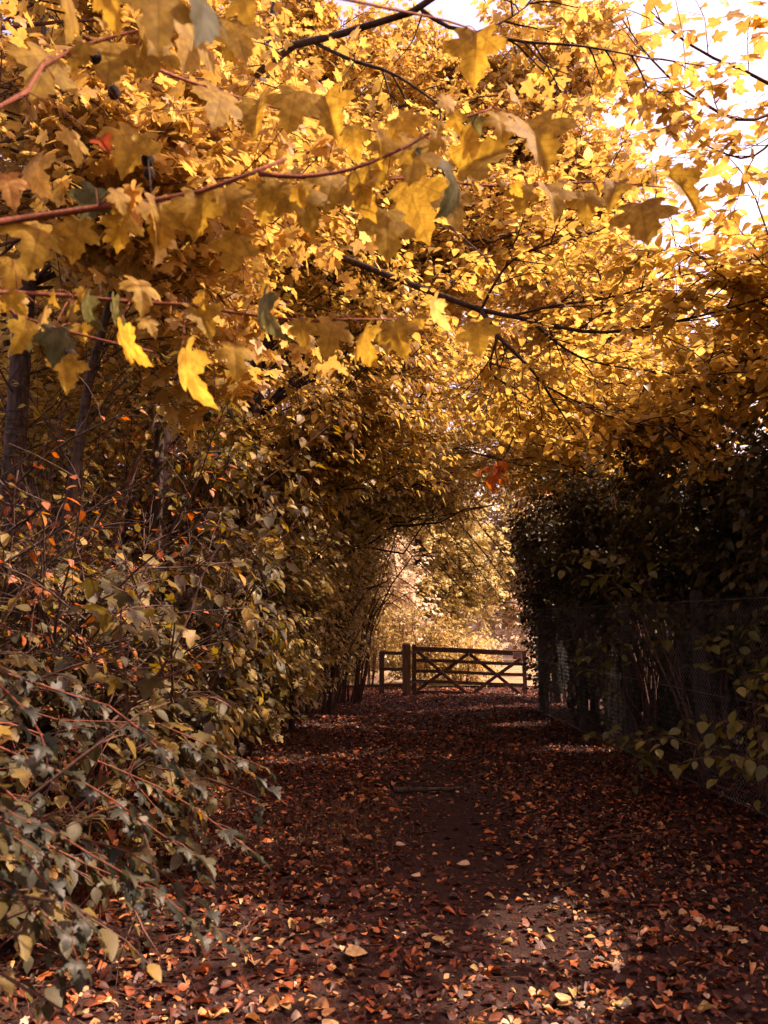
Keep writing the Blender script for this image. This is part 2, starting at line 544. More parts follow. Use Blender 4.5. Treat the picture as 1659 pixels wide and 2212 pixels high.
class Plant:
    def __init__(s, seed):
        s.rng = np.random.default_rng(seed)
        s.wood = MB(); s.leaf = MB()
        s.lp = None

    def limb(s, pts, r0, r1, sides=6):
        k = len(pts)
        s.wood.tubes(pts, np.linspace(r0, r1, k) , sides)

    def limbs_to(s, trunk, c, r, n, rad, k=8, rise=.45, zfrac=.35):
        rng = s.rng
        u = nrm(rng.normal(0, 1, (n, 3))) * (rng.random((n, 1)) ** .45)
        e = np.asarray(c) + u * np.asarray(r)
        # where on the trunk each limb leaves
        tz = trunk[:, 2]
        hd = np.linalg.norm(e[:, None, :2] - trunk[None, :, :2], axis=2).min(1)
        want = e[:, 2] - zfrac * hd - .2
        i = np.abs(tz[None] - want[:, None] + rng.normal(0, .25, (n, 1))).argmin(1)
        i = np.clip(i, 1, len(trunk) - 1)
        st = trunk[i]
        mid = st * .5 + e * .5; mid[:, 2] += rise * .35 * np.linalg.norm(e - st, axis=1)
        L = bez(rng, st, mid, e, k, .03)
        g_ = gap_ok(L); L, e, st = L[g_], e[g_], st[g_]
        rr = rad * np.clip(np.linalg.norm(e - st, axis=1) / 3, .35, 1.4)
        s.wood.tubes(L, rr[:, None] * np.linspace(1, .3, k)[None], 5)
        return L

    def spray(s, L, nsub=8, ntwig=5, nleaf=8, sublen=.8, twiglen=.35, tpl='ovate_s', size=.085, tint=(0.0, 1.0), droop=.25, flat=.5,
              grav=-.03, lane=True, t0=.3, nrmjit=.45, updir=(0, 0, 1.), lean=(0, 0, 0), tskew=1.0, sizesd=.2, rs=.006, gate=None):
        rng = s.rng
        d = nsub and kids(rng, L, nsub, t0, 1., .8, flat)
        sub = grow(rng, d[0], d[1], sublen * rng.uniform(.5, 1.2, len(d[0])), 5, .13, grav)
        ok = np.ones(len(sub), bool)
        if lane:
            ok = keep(sub[:, 2]) & keep(sub[:, -1])
        if gate is not None:
            ok &= gate(sub[:, -1])
        sub = sub[ok]
        s.wood.tubes(sub, np.linspace(rs, rs * .4, 5)[None].repeat(len(sub), 0), 3, False)
        p, dd, _, _ = kids(rng, sub, ntwig, .1, 1., .75, flat)
        tw = grow(rng, p, dd, twiglen * rng.uniform(.5, 1.3, len(p)), 4, .12, grav * 1.5)
        if lane:
            tw = tw[keep(tw[:, -1]) & keep(tw[:, 1])]
        s.wood.tubes(tw, np.linspace(rs * .45, rs * .2, 4)[None].repeat(len(tw), 0), 3, False)
        s.leaves_on(tw, nleaf, tpl, size, tint, droop, nrmjit, updir, lean, tskew, sizesd)
        return sub, tw

    def leaves_on(s, tw, m, tpl, size, tint, droop=.25, nrmjit=.45, updir=(0, 0, 1.), lean=(0, 0, 0), tskew=1., sizesd=.2):
        rng = s.rng
        N = len(tw)
        if N == 0:
            return
        idx = np.repeat(np.arange(N), m)
        t = np.tile(np.linspace(.12, 1, m), N) + rng.normal(0, .03, N * m)
        p, tan = at_t(tw, idx, np.clip(t, 0, .999))
        sgn = np.tile(np.where(np.arange(m) % 2, 1., -1.), N)[:, None]
        side = nrm(np.cross(tan, np.asarray(updir, float) + rng.normal(0, .15, tan.shape))) * sgn
        dirn = tan * rng.uniform(.2, .9, (N * m, 1)) + side * rng.uniform(.5, 1.1, (N * m, 1)) + np.array([0, 0, -droop]) * rng.uniform(.2, 1.8, (N * m, 1)) + np.asarray(lean) + rng.normal(0, .18, tan.shape)
        nor = np.asarray(updir, float) + rng.normal(0, nrmjit, tan.shape)
        sz = size * np.clip(rng.normal(1, sizesd, N * m), .45, 1.6)
        base = rng.random(N)[idx] * .35 + rng.random(N * m) * .65
        tt = tint[0] + (tint[1] - tint[0]) * base ** tskew
        p = p + nrm(dirn) * .012
        put_leaves(s.leaf, tpl, p, dirn, nor, sz, tt)

    def build(s, name, label, cat, base, woodmat, leafmat, group=None, wname='trunk', lname='crown'):
        o = thing(name, label, cat, base, group)
        if s.wood.n:
            link(wname, s.wood.mesh(wname, woodmat), o)
        if s.leaf.n:
            link(lname, s.leaf.mesh(lname, leafmat), o)
        return o


def base_of(p):
    return (p[0], p[1], float(gh(p[0], p[1])) - .02)


def trunk_poly(pts, k=14):
    pts = [np.array(p, float) for p in pts]
    pts[0][2] = float(gh(pts[0][0], pts[0][1])) - .06
    return poly(pts, k)


def trunk_rad(r0, r1, k=14, flare=.35):
    t = np.linspace(0, 1, k)
    return r0 + (r1 - r0) * t + r0 * flare * np.exp(-t * 14)


def limb(pl, pts, r0, r1, k=14, sides=6):
    q = poly(pts, k); pl.wood.tubes(q, np.linspace(r0, r1, k), sides); return q


# ------------------------------------------------------------------ world and sun
w = bpy.data.worlds.new('World'); sc.world = w; w.use_nodes = True
wn, wl = w.node_tree.nodes, w.node_tree.links
bg = wn['Background']
sky = wn.new('ShaderNodeTexSky'); sky.sky_type = 'NISHITA'; sky.sun_disc = False
sky.sun_elevation = SUN_EL; sky.sun_rotation = SUN_AZ; sky.dust_density = 3.0; sky.air_density = 1.0
mxs = wn.new('ShaderNodeMix'); mxs.data_type = 'RGBA'; mxs.blend_type = 'MULTIPLY'; mxs.inputs[0].default_value = 1
mxs.inputs[7].default_value = (1.42, .83, .70, 1)          # warm white balance of the picture
wl.new(sky.outputs[0], mxs.inputs[6]); wl.new(mxs.outputs[2], bg.inputs[0])
bg.inputs[1].default_value = .15
from mathutils import Vector
sd = Vector((math.sin(SUN_AZ) * math.cos(SUN_EL), math.cos(SUN_AZ) * math.cos(SUN_EL), math.sin(SUN_EL)))
sl = bpy.data.lights.new('sun', 'SUN'); sl.energy = 3.4; sl.angle = R(.53); sl.color = (1, .775, .60)
so = bpy.data.objects.new('sun', sl); COL.objects.link(so); so.rotation_euler = sd.to_track_quat('Z', 'Y').to_euler()
so.location = (10, 12, 30)
sc.view_settings.view_transform = 'Standard'; sc.view_settings.look = 'None'; sc.view_settings.gamma = 1
sc.view_settings.exposure = 1.9
cy = sc.cycles
cy.max_bounces = 7; cy.diffuse_bounces = 4; cy.glossy_bounces = 2; cy.transmission_bounces = 5
cy.use_denoising = True
cy.caustics_reflective = False; cy.caustics_refractive = False


# ------------------------------------------------------------------ ground, path, field
def sheet(name, xs, ys, hf, mat, kind='structure'):
    X, Y = np.meshgrid(xs, ys, indexing='ij')
    v = np.stack([X, Y, hf(X, Y)], -1).reshape(-1, 3)
    n, m = len(xs), len(ys)
    i = (np.arange(n - 1)[:, None] * m + np.arange(m - 1)[None]).ravel()
    mb = MB(); mb.add(v, [np.stack([i, i + m, i + m + 1, i + 1], 1)])
    o = link(name, mb.mesh(name, mat)); tag(o, kind=kind)
    return o


def spaced(a, b, fine, lo, hi):
    mid = np.arange(a, b + fine / 2, fine)
    st, out1 = fine, []
    p = mid[-1]
    while p < hi:
        st *= 1.35; p += st; out1.append(p)
    st, out0 = fine, []
    p = mid[0]
    while p > lo:
        st *= 1.35; p -= st; out0.append(p)
    return np.array(out0[::-1] + list(mid) + out1)


sheet('ground', spaced(-4, 5.5, .14, -600, 600), spaced(-1, 20, .14, -120, 900), lambda x, y: gh(x, y) - .02, M['earth'])
ex = np.linspace(0, 1, 48)


def path_sheet():
    ys = np.arange(-1.5, 19.4, .09); xs = np.linspace(0, 1, 46)
    X = np.zeros((46, len(ys))); Y = np.zeros_like(X)
    for j, y in enumerate(ys):
        a = -1.35 + .12 * math.sin(y * 1.3) + .06 * math.sin(y * 3.1)
        b = fence_x(y) + .05
        X[:, j] = a + (b - a) * xs; Y[:, j] = y
    rng = np.random.default_rng(4)
    Z = gh(X, Y) + .004 + rng.normal(0, .003, X.shape)
    Z[0] -= .03; Z[-1] -= .03; Z[:, 0] -= .03; Z[:, -1] -= .03
    v = np.stack([X, Y, Z], -1).reshape(-1, 3); n, m = X.shape
    i = (np.arange(n - 1)[:, None] * m + np.arange(m - 1)[None]).ravel()
    mb = MB(); mb.add(v, [np.stack([i, i + m, i + m + 1, i + 1], 1)])
    tag(link('path', mb.mesh('path', M['soil'])), kind='structure')


path_sheet()
sheet('field', np.linspace(-30, 40, 60), np.linspace(20.2, 75, 60), lambda x, y: gh(x, y) * .3 + .01 + .004 * np.maximum(y - 20, 0) + .02 * np.sin(x * 3 + y * 2), M['field'])


# ------------------------------------------------------------------ leaf litter (nobody could count it)
def litter():
    rng = np.random.default_rng(11)
    mb = MB()
    n = 130000
    x = rng.uniform(-2.6, 3.6, n); y = 2.2 + 17.6 * rng.random(n) ** 1.25
    # fewer leaves on the trodden strip
    strip = np.exp(-((x - (.55 + .03 * (y - 7))) / .55) ** 2) * np.clip(1.2 - np.abs(y - 6.8) / 3.0, 0, 1)
    patch = .5 + .5 * np.sin(x * 2.3 + 1.1 * np.sin(y * 1.7)) * np.sin(y * 1.9 + x)
    ok = rng.random(n) < (1 - .9 * strip) * (.55 + .45 * patch)
    ok &= rng.random(n) < np.interp(y, [2, 4.5, 7], [.62, .75, 1])
    x, y, strip = x[ok], y[ok], strip[ok]
    n = len(x)
    z = gh(x, y) + .006 + .022 * rng.random(n) * (1 - strip)
    a = rng.uniform(0, 2 * math.pi, n)
    d = np.column_stack([np.cos(a), np.sin(a), rng.normal(.02, .18, n)])
    nor = np.column_stack([rng.normal(0, .36, n), rng.normal(0, .36, n), np.ones(n)])
    t = rng.random(n)
    t = np.where(rng.random(n) < .62, t * .42, .35 + .65 * t)
    # leaf tint darkens away from the front and again by the fence
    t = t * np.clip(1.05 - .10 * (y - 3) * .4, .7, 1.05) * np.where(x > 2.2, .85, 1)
    sz = np.clip(rng.lognormal(math.log(.032), .52, n), .012, .085)
    k = rng.random(n)
    for tp, lo, hi in (('ovate', 0, .28), ('ovate_c', .28, .78), ('maple_s', .78, .86), ('ovate_s', .86, 1.01)):
        s = (k >= lo) & (k < hi)
        put_leaves(mb, tp, np.column_stack([x, y, z])[s], d[s], nor[s], sz[s], np.clip(t[s], 0, 1), rng.uniform(.55, 1.35, s.sum()))
    o = link('leaf_litter', mb.mesh('leaf_litter', M['litter']), None)
    tag(o, kind='stuff')
    # fine twigs and stalks mixed into it
    mb = MB()
    n = 1500
    x = rng.uniform(-2.2, 3.2, n); y = 2.4 + 15 * rng.random(n) ** 1.4
    a = rng.uniform(0, 2 * math.pi, n); L = rng.uniform(.04, .22, n)
    p0 = np.column_stack([x, y, gh(x, y) + .02])
    g = grow(rng, p0, np.column_stack([np.cos(a), np.sin(a), rng.normal(0, .05, n)]), L, 4, .12)
    g[:, :, 2] = gh(g[:, :, 0], g[:, :, 1]) + .016 + rng.random((n, 1)) * .012
    mb.tubes(g, np.full((n, 4), .0018), 3)
    tag(link('twig_litter', mb.mesh('twig_litter', M['stem'])), kind='stuff')


litter()


def grass_patch():
    rng = np.random.default_rng(12)
    n = 3000
    x = rng.normal(-.32, .30, n); y = rng.normal(6.5, .55, n)
    n2 = 2600
    x = np.concatenate([x, rng.normal(-.9, .22, n2)]); y = np.concatenate([y, rng.uniform(5, 12, n2)])
    n += n2
    a = rng.uniform(0, 6.28, n)
    d = np.column_stack([np.cos(a) * .8, np.sin(a) * .8, rng.uniform(.3, 1.4, n)])
    mb = MB()
    put_leaves(mb, 'blade', np.column_stack([x, y, gh(x, y)]), d, np.column_stack([-np.cos(a), -np.sin(a), np.full(n, .6)]), rng.uniform(.04, .11, n), rng.random(n))
    tag(link('grass', mb.mesh('grass', M['grass'])), kind='stuff')


grass_patch()


# ------------------------------------------------------------------ gate and the timber fence it hangs from
GY, GX = 18.0, .61


def bar(mb, a, b, h, t, rng=None):
    """a timber of height h and thickness t from a to b, slightly bowed, bevelled section"""
    a = np.array(a, float); b = np.array(b, float)
    d = nrm(b - a)
    n = np.array([0, 1., 0]); u = nrm(np.cross(d, n)); n = np.cross(u, d)
    sec = [(-.5, -.38), (-.42, -.5), (.42, -.5), (.5, -.38), (.5, .38), (.42, .5), (-.42, .5), (-.5, .38)]
    k = 7
    V = []
    for q in range(k):
        f = q / (k - 1); c = a + (b - a) * f + u * .006 * math.sin(f * 7 + a[0] * 9) + n * .003 * math.sin(f * 5 + a[2] * 11)
        for p, s_ in sec:
            V.append(c + u * p * h + n * s_ * t)
    F = []
    for q in range(k - 1):
        for j in range(8):
            j2 = (j + 1) % 8
            F.append([q * 8 + j, q * 8 + j2, q * 8 + 8 + j2, q * 8 + 8 + j])
    mb.add(V, [np.array(F), np.array([[7, 6, 5, 4, 3, 2, 1, 0]]), np.array([[(k - 1) * 8 + j for j in range(8)]])])


def solo(name, a, b, h, t, mat, parent, label=None):
    mb = MB(); bar(mb, a, b, h, t)
    o = link(name, mb.mesh(name, mat, False), parent)
    if label:
        o['label'] = label
    return o


gz = float(gh(GX, GY))
gate = thing('farm_gate', 'brown five-bar wooden gate with crossed braces closing the end of the path', 'gate', (GX, GY, gz))
LG = 2.5
sag = lambda x, z: (GX + x, GY, gz + z - .036 * x)
for zz, hh in ((.07, .075), (.30, .07), (.52, .07), (.75, .07), (.99, .11)):
    solo('rail', sag(.03, zz), sag(LG, zz), hh, .045, M['wood'], gate)
solo('hinge_stile', sag(.05, -.02), sag(.05, 1.09), .09, .075, M['wood'], gate)
solo('end_stile', sag(LG - .04, -.01), sag(LG - .04, 1.02), .085, .07, M['wood'], gate)
for (x0, z0, x1, z1), yy in zip(((.12, .93, 1.22, .05), (.05, .05, 1.24, .93), (1.27, .93, 2.42, .06), (1.27, .05, 2.44, .92)), (-.045, .045, .045, -.045)):
    a, b = sag(x0, z0), sag(x1, z1)
    solo('brace', (a[0], a[1] + yy, a[2]), (b[0], b[1] + yy, b[2]), .072, .03, M['wood'], gate)
mb = MB(); c = sag(2.30, .93)
mb.box((c[0], c[1] - .075, c[2]), (.20, .006, .15))
sign = link('notice_plate', mb.mesh('notice_plate', M['signwhite'], False), gate)
sign['label'] = 'small white and red notice on the top bar'
mb = MB()
for k, (x0, x1, z) in enumerate(((-.085, .085, .055), (-.085, .085, .035), (-.085, .07, .008), (-.06, .085, -.012))):
    mb.box((c[0] + (x0 + x1) / 2, c[1] - .0795, c[2] + z), (x1 - x0, .003, .010))
mk = link('notice_lines', mb.mesh('notice_lines', M['signink'], False), sign)
mk.matrix_parent_inverse.identity(); mk.location = (0, 0, 0)
for dx_, dz_, wx_, hz_ in ((-.06, -.05, .075, .045), (.05, -.055, .06, .025)):
    mb = MB(); mb.box((c[0] + dx_, c[1] - .0795, c[2] + dz_), (wx_, .003, hz_))
    link('notice_panel', mb.mesh('notice_panel', M['signred'], False), sign)
for ch in sign.children:
    ch.data.transform(__import__('mathutils').Matrix.Translation([-float(q) for q in (GX, GY, gz)]) if ch.name != '' else None)
for zz in (.28, .92):
    mb = MB(); a = sag(.0, zz)
    mb.box((a[0] + .10, a[1] - .042, a[2]), (.34, .008, .035)); mb.tubes(np.array([(a[0] - .06, a[1] - .045, a[2] - .03), (a[0] - .06, a[1] - .045, a[2] + .05)]), np.full(2, .014), 8)
    link('hinge_strap', mb.mesh('hinge_strap', M['wire'], False), gate)

mb = MB(); a = sag(LG - .05, .78); mb.box((a[0], a[1] - .05, a[2]), (.16, .02, .03)); mb.tubes(np.array([(a[0] - .05, a[1] - .06, a[2]), (a[0] - .05, a[1] - .06, a[2] + .10)]), np.full(2, .010), 8)
link('latch', mb.mesh('latch', M['wire'], False), gate)

rf = thing('timber_fence', 'short post and rail fence with a thick square post beside the gate', 'fence', (GX - .12, GY, gz))


def square_post(name, x, w_, h, mat):
    mb = MB(); hw = w_ / 2
    v = []
    for z, s_ in ((-.3, 1), (h - .03, 1), (h, .8)):
        for dx, dy in ((-1, -1), (1, -1), (1, 1), (-1, 1)):
            v.append((x + dx * hw * s_, GY + .02 + dy * hw * s_, gz + z))
    F = [[q * 4 + j, q * 4 + (j + 1) % 4, q * 4 + 4 + (j + 1) % 4, q * 4 + 4 + j] for q in range(2) for j in range(4)] + [[8, 9, 10, 11], [3, 2, 1, 0]]
    mb.add(v, [np.array(F)])
    return link(name, mb.mesh(name, mat, False), rf)


square_post('post', GX - .12, .175, 1.115, M['postwood'])
square_post('post', GX - .66, .11, .95, M['wood'])
for zz in (.90, .55, .21):
    solo('rail', (GX - .61, GY + .0, gz + zz), (GX - .21, GY + .0, gz + zz), .07, .04, M['wood'], rf)

# ------------------------------------------------------------------ chain link fence
F0 = np.array([fence_x(14.4), 14.4, 0]); F1 = np.array([fence_x(2.6), 2.6, 0])
FD = nrm(F1 - F0); FL = float(np.linalg.norm(F1 - F0)); FN = np.array([FD[1], -FD[0], 0])
cf = thing('chain_link_fence', 'dark chain-link fence on concrete posts along the right side of the path', 'fence', (F0[0], F0[1], float(gh(F0[0], F0[1]))))
ns = int(FL / .056); nz_ = 66
s0 = np.arange(ns) * .056
zz = np.linspace(.02, 1.80, nz_)
zig = np.where(np.arange(nz_) % 2, .030, -.030)
S = s0[:, None] + zig[None] * np.where(np.arange(ns) % 1, -1, 1)[:, None]
pts = F0 + S[..., None] * FD + zz[None, :, None] * UP
pts[..., 2] += gh(pts[..., 0], pts[..., 1]).mean() * 0
pts = pts + FN * (.012 * np.sin(S * 2.1 + zz[None] * 2.3) + .0025 * np.where(np.arange(nz_) % 2, 1, -1)[None])[..., None]
mb = MB(); mb.tubes(pts, np.full(pts.shape[:2], .0030), 3, False)
link('wire_mesh', mb.mesh('wire_mesh', M['wire']), cf)
for z in (.05, .92, 1.78):
    k = 60; s_ = np.linspace(0, FL, k)
    pl = F0 + s_[:, None] * FD + UP * z + FN * .016 * 1
    mb = MB(); mb.tubes(pl, np.full(k, .0026), 4); link('line_wire', mb.mesh('line_wire', M['wire']), cf)
for yy in (14.3, 12.0, 10.1, 8.05, 6.1, 4.1):
    c = np.array([fence_x(yy), yy, 0]) - FN * 0
    off = np.array([.075, 0, 0])
    mb = MB(); hw = .05 if yy < 14 else .075
    v = []
    for z, s_ in ((-.3, 1), (1.86, .92), (1.89, .6)):
        for dx, dy in ((-1, -1), (1, -1), (1, 1), (-1, 1)):
            v.append(c + off + np.array([dx * hw * s_, dy * hw * s_, z]))
    Fq = [[q * 4 + j, q * 4 + (j + 1) % 4, q * 4 + 4 + (j + 1) % 4, q * 4 + 4 + j] for q in range(2) for j in range(4)] + [[8, 9, 10, 11], [3, 2, 1, 0]]
    mb.add(v, [np.array(Fq)])
    link('post', mb.mesh('post', M['concrete'], False), cf)

# ------------------------------------------------------------------ woodland behind on the left and ahead
WOODS = 'yellow trees of the wood behind the hedge'


def wood_tree(seed, x, y, h, blobs, label, mat='gold', size=.13, group=WOODS, tint=(0, 1), tpl='far', r=.12, n=(9, 6, 9), bark='bark', sub=1.0, lane=True):
    p = Plant(seed)
    tr = trunk_poly([(x, y, 0), (x + p.rng.normal(0, .15), y, h * .5), (x + p.rng.normal(0, .3), y, h)])
    p.wood.tubes(tr, trunk_rad(r, r * .25), 8)
    for c, rr, nl in blobs:
        L = p.limbs_to(tr, c, rr, nl, r * .28)
        p.spray(L, *n, sublen=sub, twiglen=.5, tpl=tpl, size=size, tint=tint, lane=lane, rs=.007)
    return p.build('woodland_tree', label, 'tree', base_of(tr[0]), M[bark], M[mat], group)


wood_tree(101, -4.6, 12, 9, [((-4.2, 12, 6), (2.4, 2, 3.4), 44)], 'golden tree standing deepest in the left corner behind the dark trunk', size=.11)
wood_tree(102, -2.6, 15.5, 10, [((-2.2, 15.5, 7.2), (2.2, 2, 3.8), 48)], 'golden tree above the left hedge, left of the tunnel', size=.10)
wood_tree(103, -1.2, 20.5, 13, [((.2, 20.5, 8.8), (3.0, 2.0, 4.6), 66)], 'tall golden tree rising straight above the gate post', size=.12)
wood_tree(104, 6.3, 23.5, 13, [((3.4, 22.5, 9.4), (2.8, 2.2, 4.2), 64)], 'tall golden tree beyond the right end of the gate', size=.13)
wood_tree(105, -8.2, 17, 11, [((-7.6, 17, 6.5), (3.2, 2.6, 5), 44)], 'wide golden tree at the far left edge of the wood', size=.14)
wood_tree(106, -4.6, 21, 14, [((-4.4, 21, 8.5), (3.2, 2.6, 6.5), 60)], 'tallest golden tree far back on the left', size=.14)
wood_tree(107, -3.9, 8.6, 6, [((-3.9, 8.8, 3.6), (1.5, 1.6, 2.4), 34)], 'low golden tree glowing between the dark trunk and the leaning trunk', size=.09)
wood_tree(108, 10.2, 35, 12, [((9.4, 35, 8.0), (3.0, 2.4, 3.2), 50)], 'golden tree far back on the right under the open sky', size=.15)
wood_tree(109, -6.2, 11, 8, [((-6, 11.4, 3.4), (2, 2, 3.2), 34)], 'low golden tree at the left edge behind the dark trunk', size=.11)
wood_tree(110, 5.2, 17.5, 8, [((4.4, 17, 6.2), (2.0, 1.6, 1.9), 44)], 'golden tree behind the hornbeams just beyond the fence end', size=.10)

wood_tree(115, -3.2, -2.4, 8, [((-2.4, -2.6, 5.5), (2.8, 1.6, 2.6), 40)], 'unseen tree of the wood behind the viewpoint on the left, added to block sky', size=.15, n=(8, 5, 8), r=.14)  # out of view, added to screen the open sky behind the camera
wood_tree(116, 4.6, -.8, 8, [((4.2, -.2, 4.0), (1.5, 2.4, 1.5), 44)], 'unseen tree of the wood behind the viewpoint on the right, added to block sun', size=.15, n=(8, 5, 8), r=.14)  # out of view, crown placed to block sun from the near path

wood_tree(117, 1.6, -4.2, 8, [((.8, -4.0, 5.0), (3.0, 1.4, 2.6), 44)], 'unseen tree of the wood straight behind the viewpoint, added to block sky', size=.15, n=(8, 5, 8), r=.14)  # also out of view, added to close off sky light from behind

FAR = 'pale sunlit trees beyond the gate'
for i, (x, y, h, c, rr, nl, lab) in enumerate((
        (-1.6, 27, 7, (-1.0, 27, 3.0), (2.6, 1.6, 3.4), 70, 'pale sunlit tree beyond the gate, behind the thick gate post'),
        (1.2, 29, 8, (2.0, 29, 3.4), (2.4, 1.6, 3.6), 80, 'pale sunlit tree beyond the gate, behind the middle of the gate'),
        (6.4, 31, 8, (5.2, 31, 4.4), (2.4, 1.6, 3.8), 70, 'pale sunlit tree beyond the gate, behind the notice end'),
        (.6, 36, 11, (.8, 36, 6.5), (4.2, 2, 4.8), 80, 'pale sunlit tree tallest in the far gap over the gate'),
        (9.0, 36, 11, (7.4, 36, 6), (4, 2, 5.6), 70, 'pale sunlit tree farthest right behind the hedge end'))):
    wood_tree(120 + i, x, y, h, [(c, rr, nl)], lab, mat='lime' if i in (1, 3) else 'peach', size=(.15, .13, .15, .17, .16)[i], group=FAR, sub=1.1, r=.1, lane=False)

# ------------------------------------------------------------------ trees on the left
p = Plant(201)
tr = trunk_poly([(-2.95, 6.1, 0), P(18, 1150, 6.1), P(50, 700, 6.2), P(92, 190, 6.4), P(130, -150, 6.6)])
p.wood.tubes(tr, trunk_rad(.095, .055), 12)
L = np.concatenate([p.limbs_to(tr, (-2.3, 6.8, 5.8), (1.6, 1.3, 1.8), 34, .03), p.limbs_to(tr, (-2.8, 7.6, 7.6), (1.8, 1.2, 1.2), 20, .03)])
p.spray(L, 7, 4, 6, sublen=.7, tpl='maple_s', size=.105, tint=(0, 1), droop=.5)
q = tr[2:9][None]
p.spray(q, 16, 6, 1, sublen=.9, twiglen=.4, tpl='ovate_s', size=.06, tint=(.2, 1), t0=.05, rs=.009, grav=-.02, flat=.2)
p.build('maple_tree', 'dark thick trunk at the left edge with pale bark high up', 'tree', base_of(tr[0]), M['barkmid'], M['amber'])

p = Plant(202)
tr = trunk_poly([P(112, 1420, 5.5), P(130, 1230, 5.5), P(165, 1010, 5.5), P(190, 830, 5.5), P(215, 740, 5.5), P(262, 560, 5.6), P(330, 300, 5.8)])
p.wood.tubes(tr, trunk_rad(.052, .018), 10)
L = p.limbs_to(tr, (-1.5, 5.7, 4.4), (1.1, .9, 1.2), 18, .02)
p.spray(L, 6, 4, 6, sublen=.6, tpl='maple_s', size=.11, tint=(0, 1), droop=.5)
q = tr[2:10][None]
p.spray(q, 18, 6, 1, sublen=.9, twiglen=.4, tpl='ovate_s', size=.06, tint=(.2, 1), t0=.05, rs=.008, grav=-.02, flat=.2)
p.build('sapling_tree', 'slender tree leaning right with a kinked trunk in front of the dark trunk', 'tree', base_of(tr[0]), M['barkmid'], M['amber'])

p = Plant(203)
tr = trunk_poly([P(342, 1400, 7.5), P(338, 1150, 7.5), P(345, 930, 7.5), P(352, 700, 7.6), P(372, 420, 7.9)])
p.wood.tubes(tr, trunk_rad(.062, .03), 10)
L = p.limbs_to(tr, (-1.6, 7.6, 5.2), (1.1, .9, 1.3), 16, .02)
p.spray(L, 6, 4, 6, sublen=.6, tpl='ovate_s', size=.085, tint=(0, .9), droop=.4)
p.build('hornbeam_tree', 'straight black trunk standing just left of the pale birch', 'tree', base_of(tr[0]), M['bark'], M['hornbeam'])

p = Plant(204)
tr = trunk_poly([P(318, 1500, 8.6), P(328, 1290, 8.6), P(355, 1080, 8.6), P(372, 930, 8.6), P(395, 700, 8.7), P(420, 420, 9)])
p.wood.tubes(tr, trunk_rad(.088, .04), 12)
L = p.limbs_to(tr, (-1.9, 9, 6.4), (1.2, 1.2, 1.5), 16, .02)
p.spray(L, 6, 4, 7, sublen=.7, tpl='far', size=.07, tint=(.1, 1), droop=.5)
p.build('birch_tree', 'pale pinkish birch trunk glimpsed through the left hedge', 'tree', base_of(tr[0]), M['birch'], M['gold'])

p = Plant(205)
tr = trunk_poly([P(185, 1400, 6.6), P(170, 1260, 6.6), P(115, 1150, 6.6), P(60, 1030, 6.6), P(10, 880, 6.7)])
p.wood.tubes(tr, trunk_rad(.042, .016), 8)
L = p.limbs_to(tr, (-3.1, 6.9, 3.6), (.7, .6, .7), 8, .014)
p.spray(L, 5, 4, 6, sublen=.5, tpl='ovate_s', size=.08, tint=(.2, 1), droop=.4)
p.build('sapling_tree', 'thin dark sapling slanting left towards the thick dark trunk', 'tree', base_of(tr[0]), M['bark'], M['hornbeam'])

p = Plant(206)
tr = trunk_poly([P(210, 1400, 7.0), P(240, 1260, 7.0), P(268, 1090, 7.0), P(300, 985, 7.0), P(380, 800, 7.1)])
p.wood.tubes(tr, trunk_rad(.04, .016), 8)
L = p.limbs_to(tr, (-1.9, 7.1, 3.4), (.8, .6, .8), 9, .014)
p.spray(L, 5, 4, 6, sublen=.5, tpl='ovate_s', size=.085, tint=(0, .9), droop=.5)
p.build('sapling_tree', 'reddish sapling slanting right between the leaning tree and the birch', 'tree', base_of(tr[0]), M['stem'], M['olive'])

# hornbeam whose long limb reaches over the path
p = Plant(210)
tr = trunk_poly([(-1.75, 9.2, 0), P(545, 1000, 9.2), P(552, 600, 9.2), P(580, 120, 9.4), P(612, -60, 9.5)])
p.wood.tubes(tr, trunk_rad(.11, .05), 10)
ex = []


a = limb(p, [P(552, 470, 9.2), P(690, 535, 8.3), P(850, 600, 7.4), P(1040, 670, 6.6)], .045, .030)
b = limb(p, [P(1040, 670, 6.6), P(1080, 730, 6.55), P(1150, 800, 6.6), P(1205, 880, 6.7), P(1245, 940, 6.8)], .024, .006)
c = limb(p, [P(1040, 670, 6.6), P(1140, 690, 6.4), P(1290, 718, 6.2), P(1480, 690, 5.8), P(1680, 635, 5.5)], .021, .006)
d = limb(p, [P(1040, 668, 6.6), P(1070, 610, 6.5), P(1110, 560, 6.4), P(1200, 520, 6.2), P(1290, 470, 6.1)], .014, .004)
e = limb(p, [P(1095, 685, 6.5), P(1200, 660, 6.2), P(1330, 640, 6), P(1450, 600, 5.8), P(1600, 575, 5.7)], .012, .004)
f = limb(p, [P(1075, 725, 6.55), P(1060, 800, 6.7), P(1110, 850, 6.9), P(1130, 940, 7.1)], .012, .004)
g = limb(p, [P(1140, 690, 6.4), P(1250, 770, 6.5), P(1390, 800, 6.5), P(1560, 810, 6.4)], .012, .004)
h = limb(p, [P(1170, 830, 6.65), P(1330, 905, 6.7), P(1480, 925, 6.6)], .009, .003)
Ls = np.stack([poly(q, 10) for q in (b, c, d, e, f, g, h)])
p.spray(Ls, 13, 6, 6, sublen=.75, twiglen=.32, tpl='ovate', size=.088, tint=(.15, 1), droop=.15, flat=.75, t0=.12, nrmjit=.35, rs=.008)
p.spray(a[None], 9, 5, 7, sublen=.7, twiglen=.3, tpl='ovate', size=.085, tint=(.1, .9), droop=.2, flat=.7, t0=.2, rs=.005)
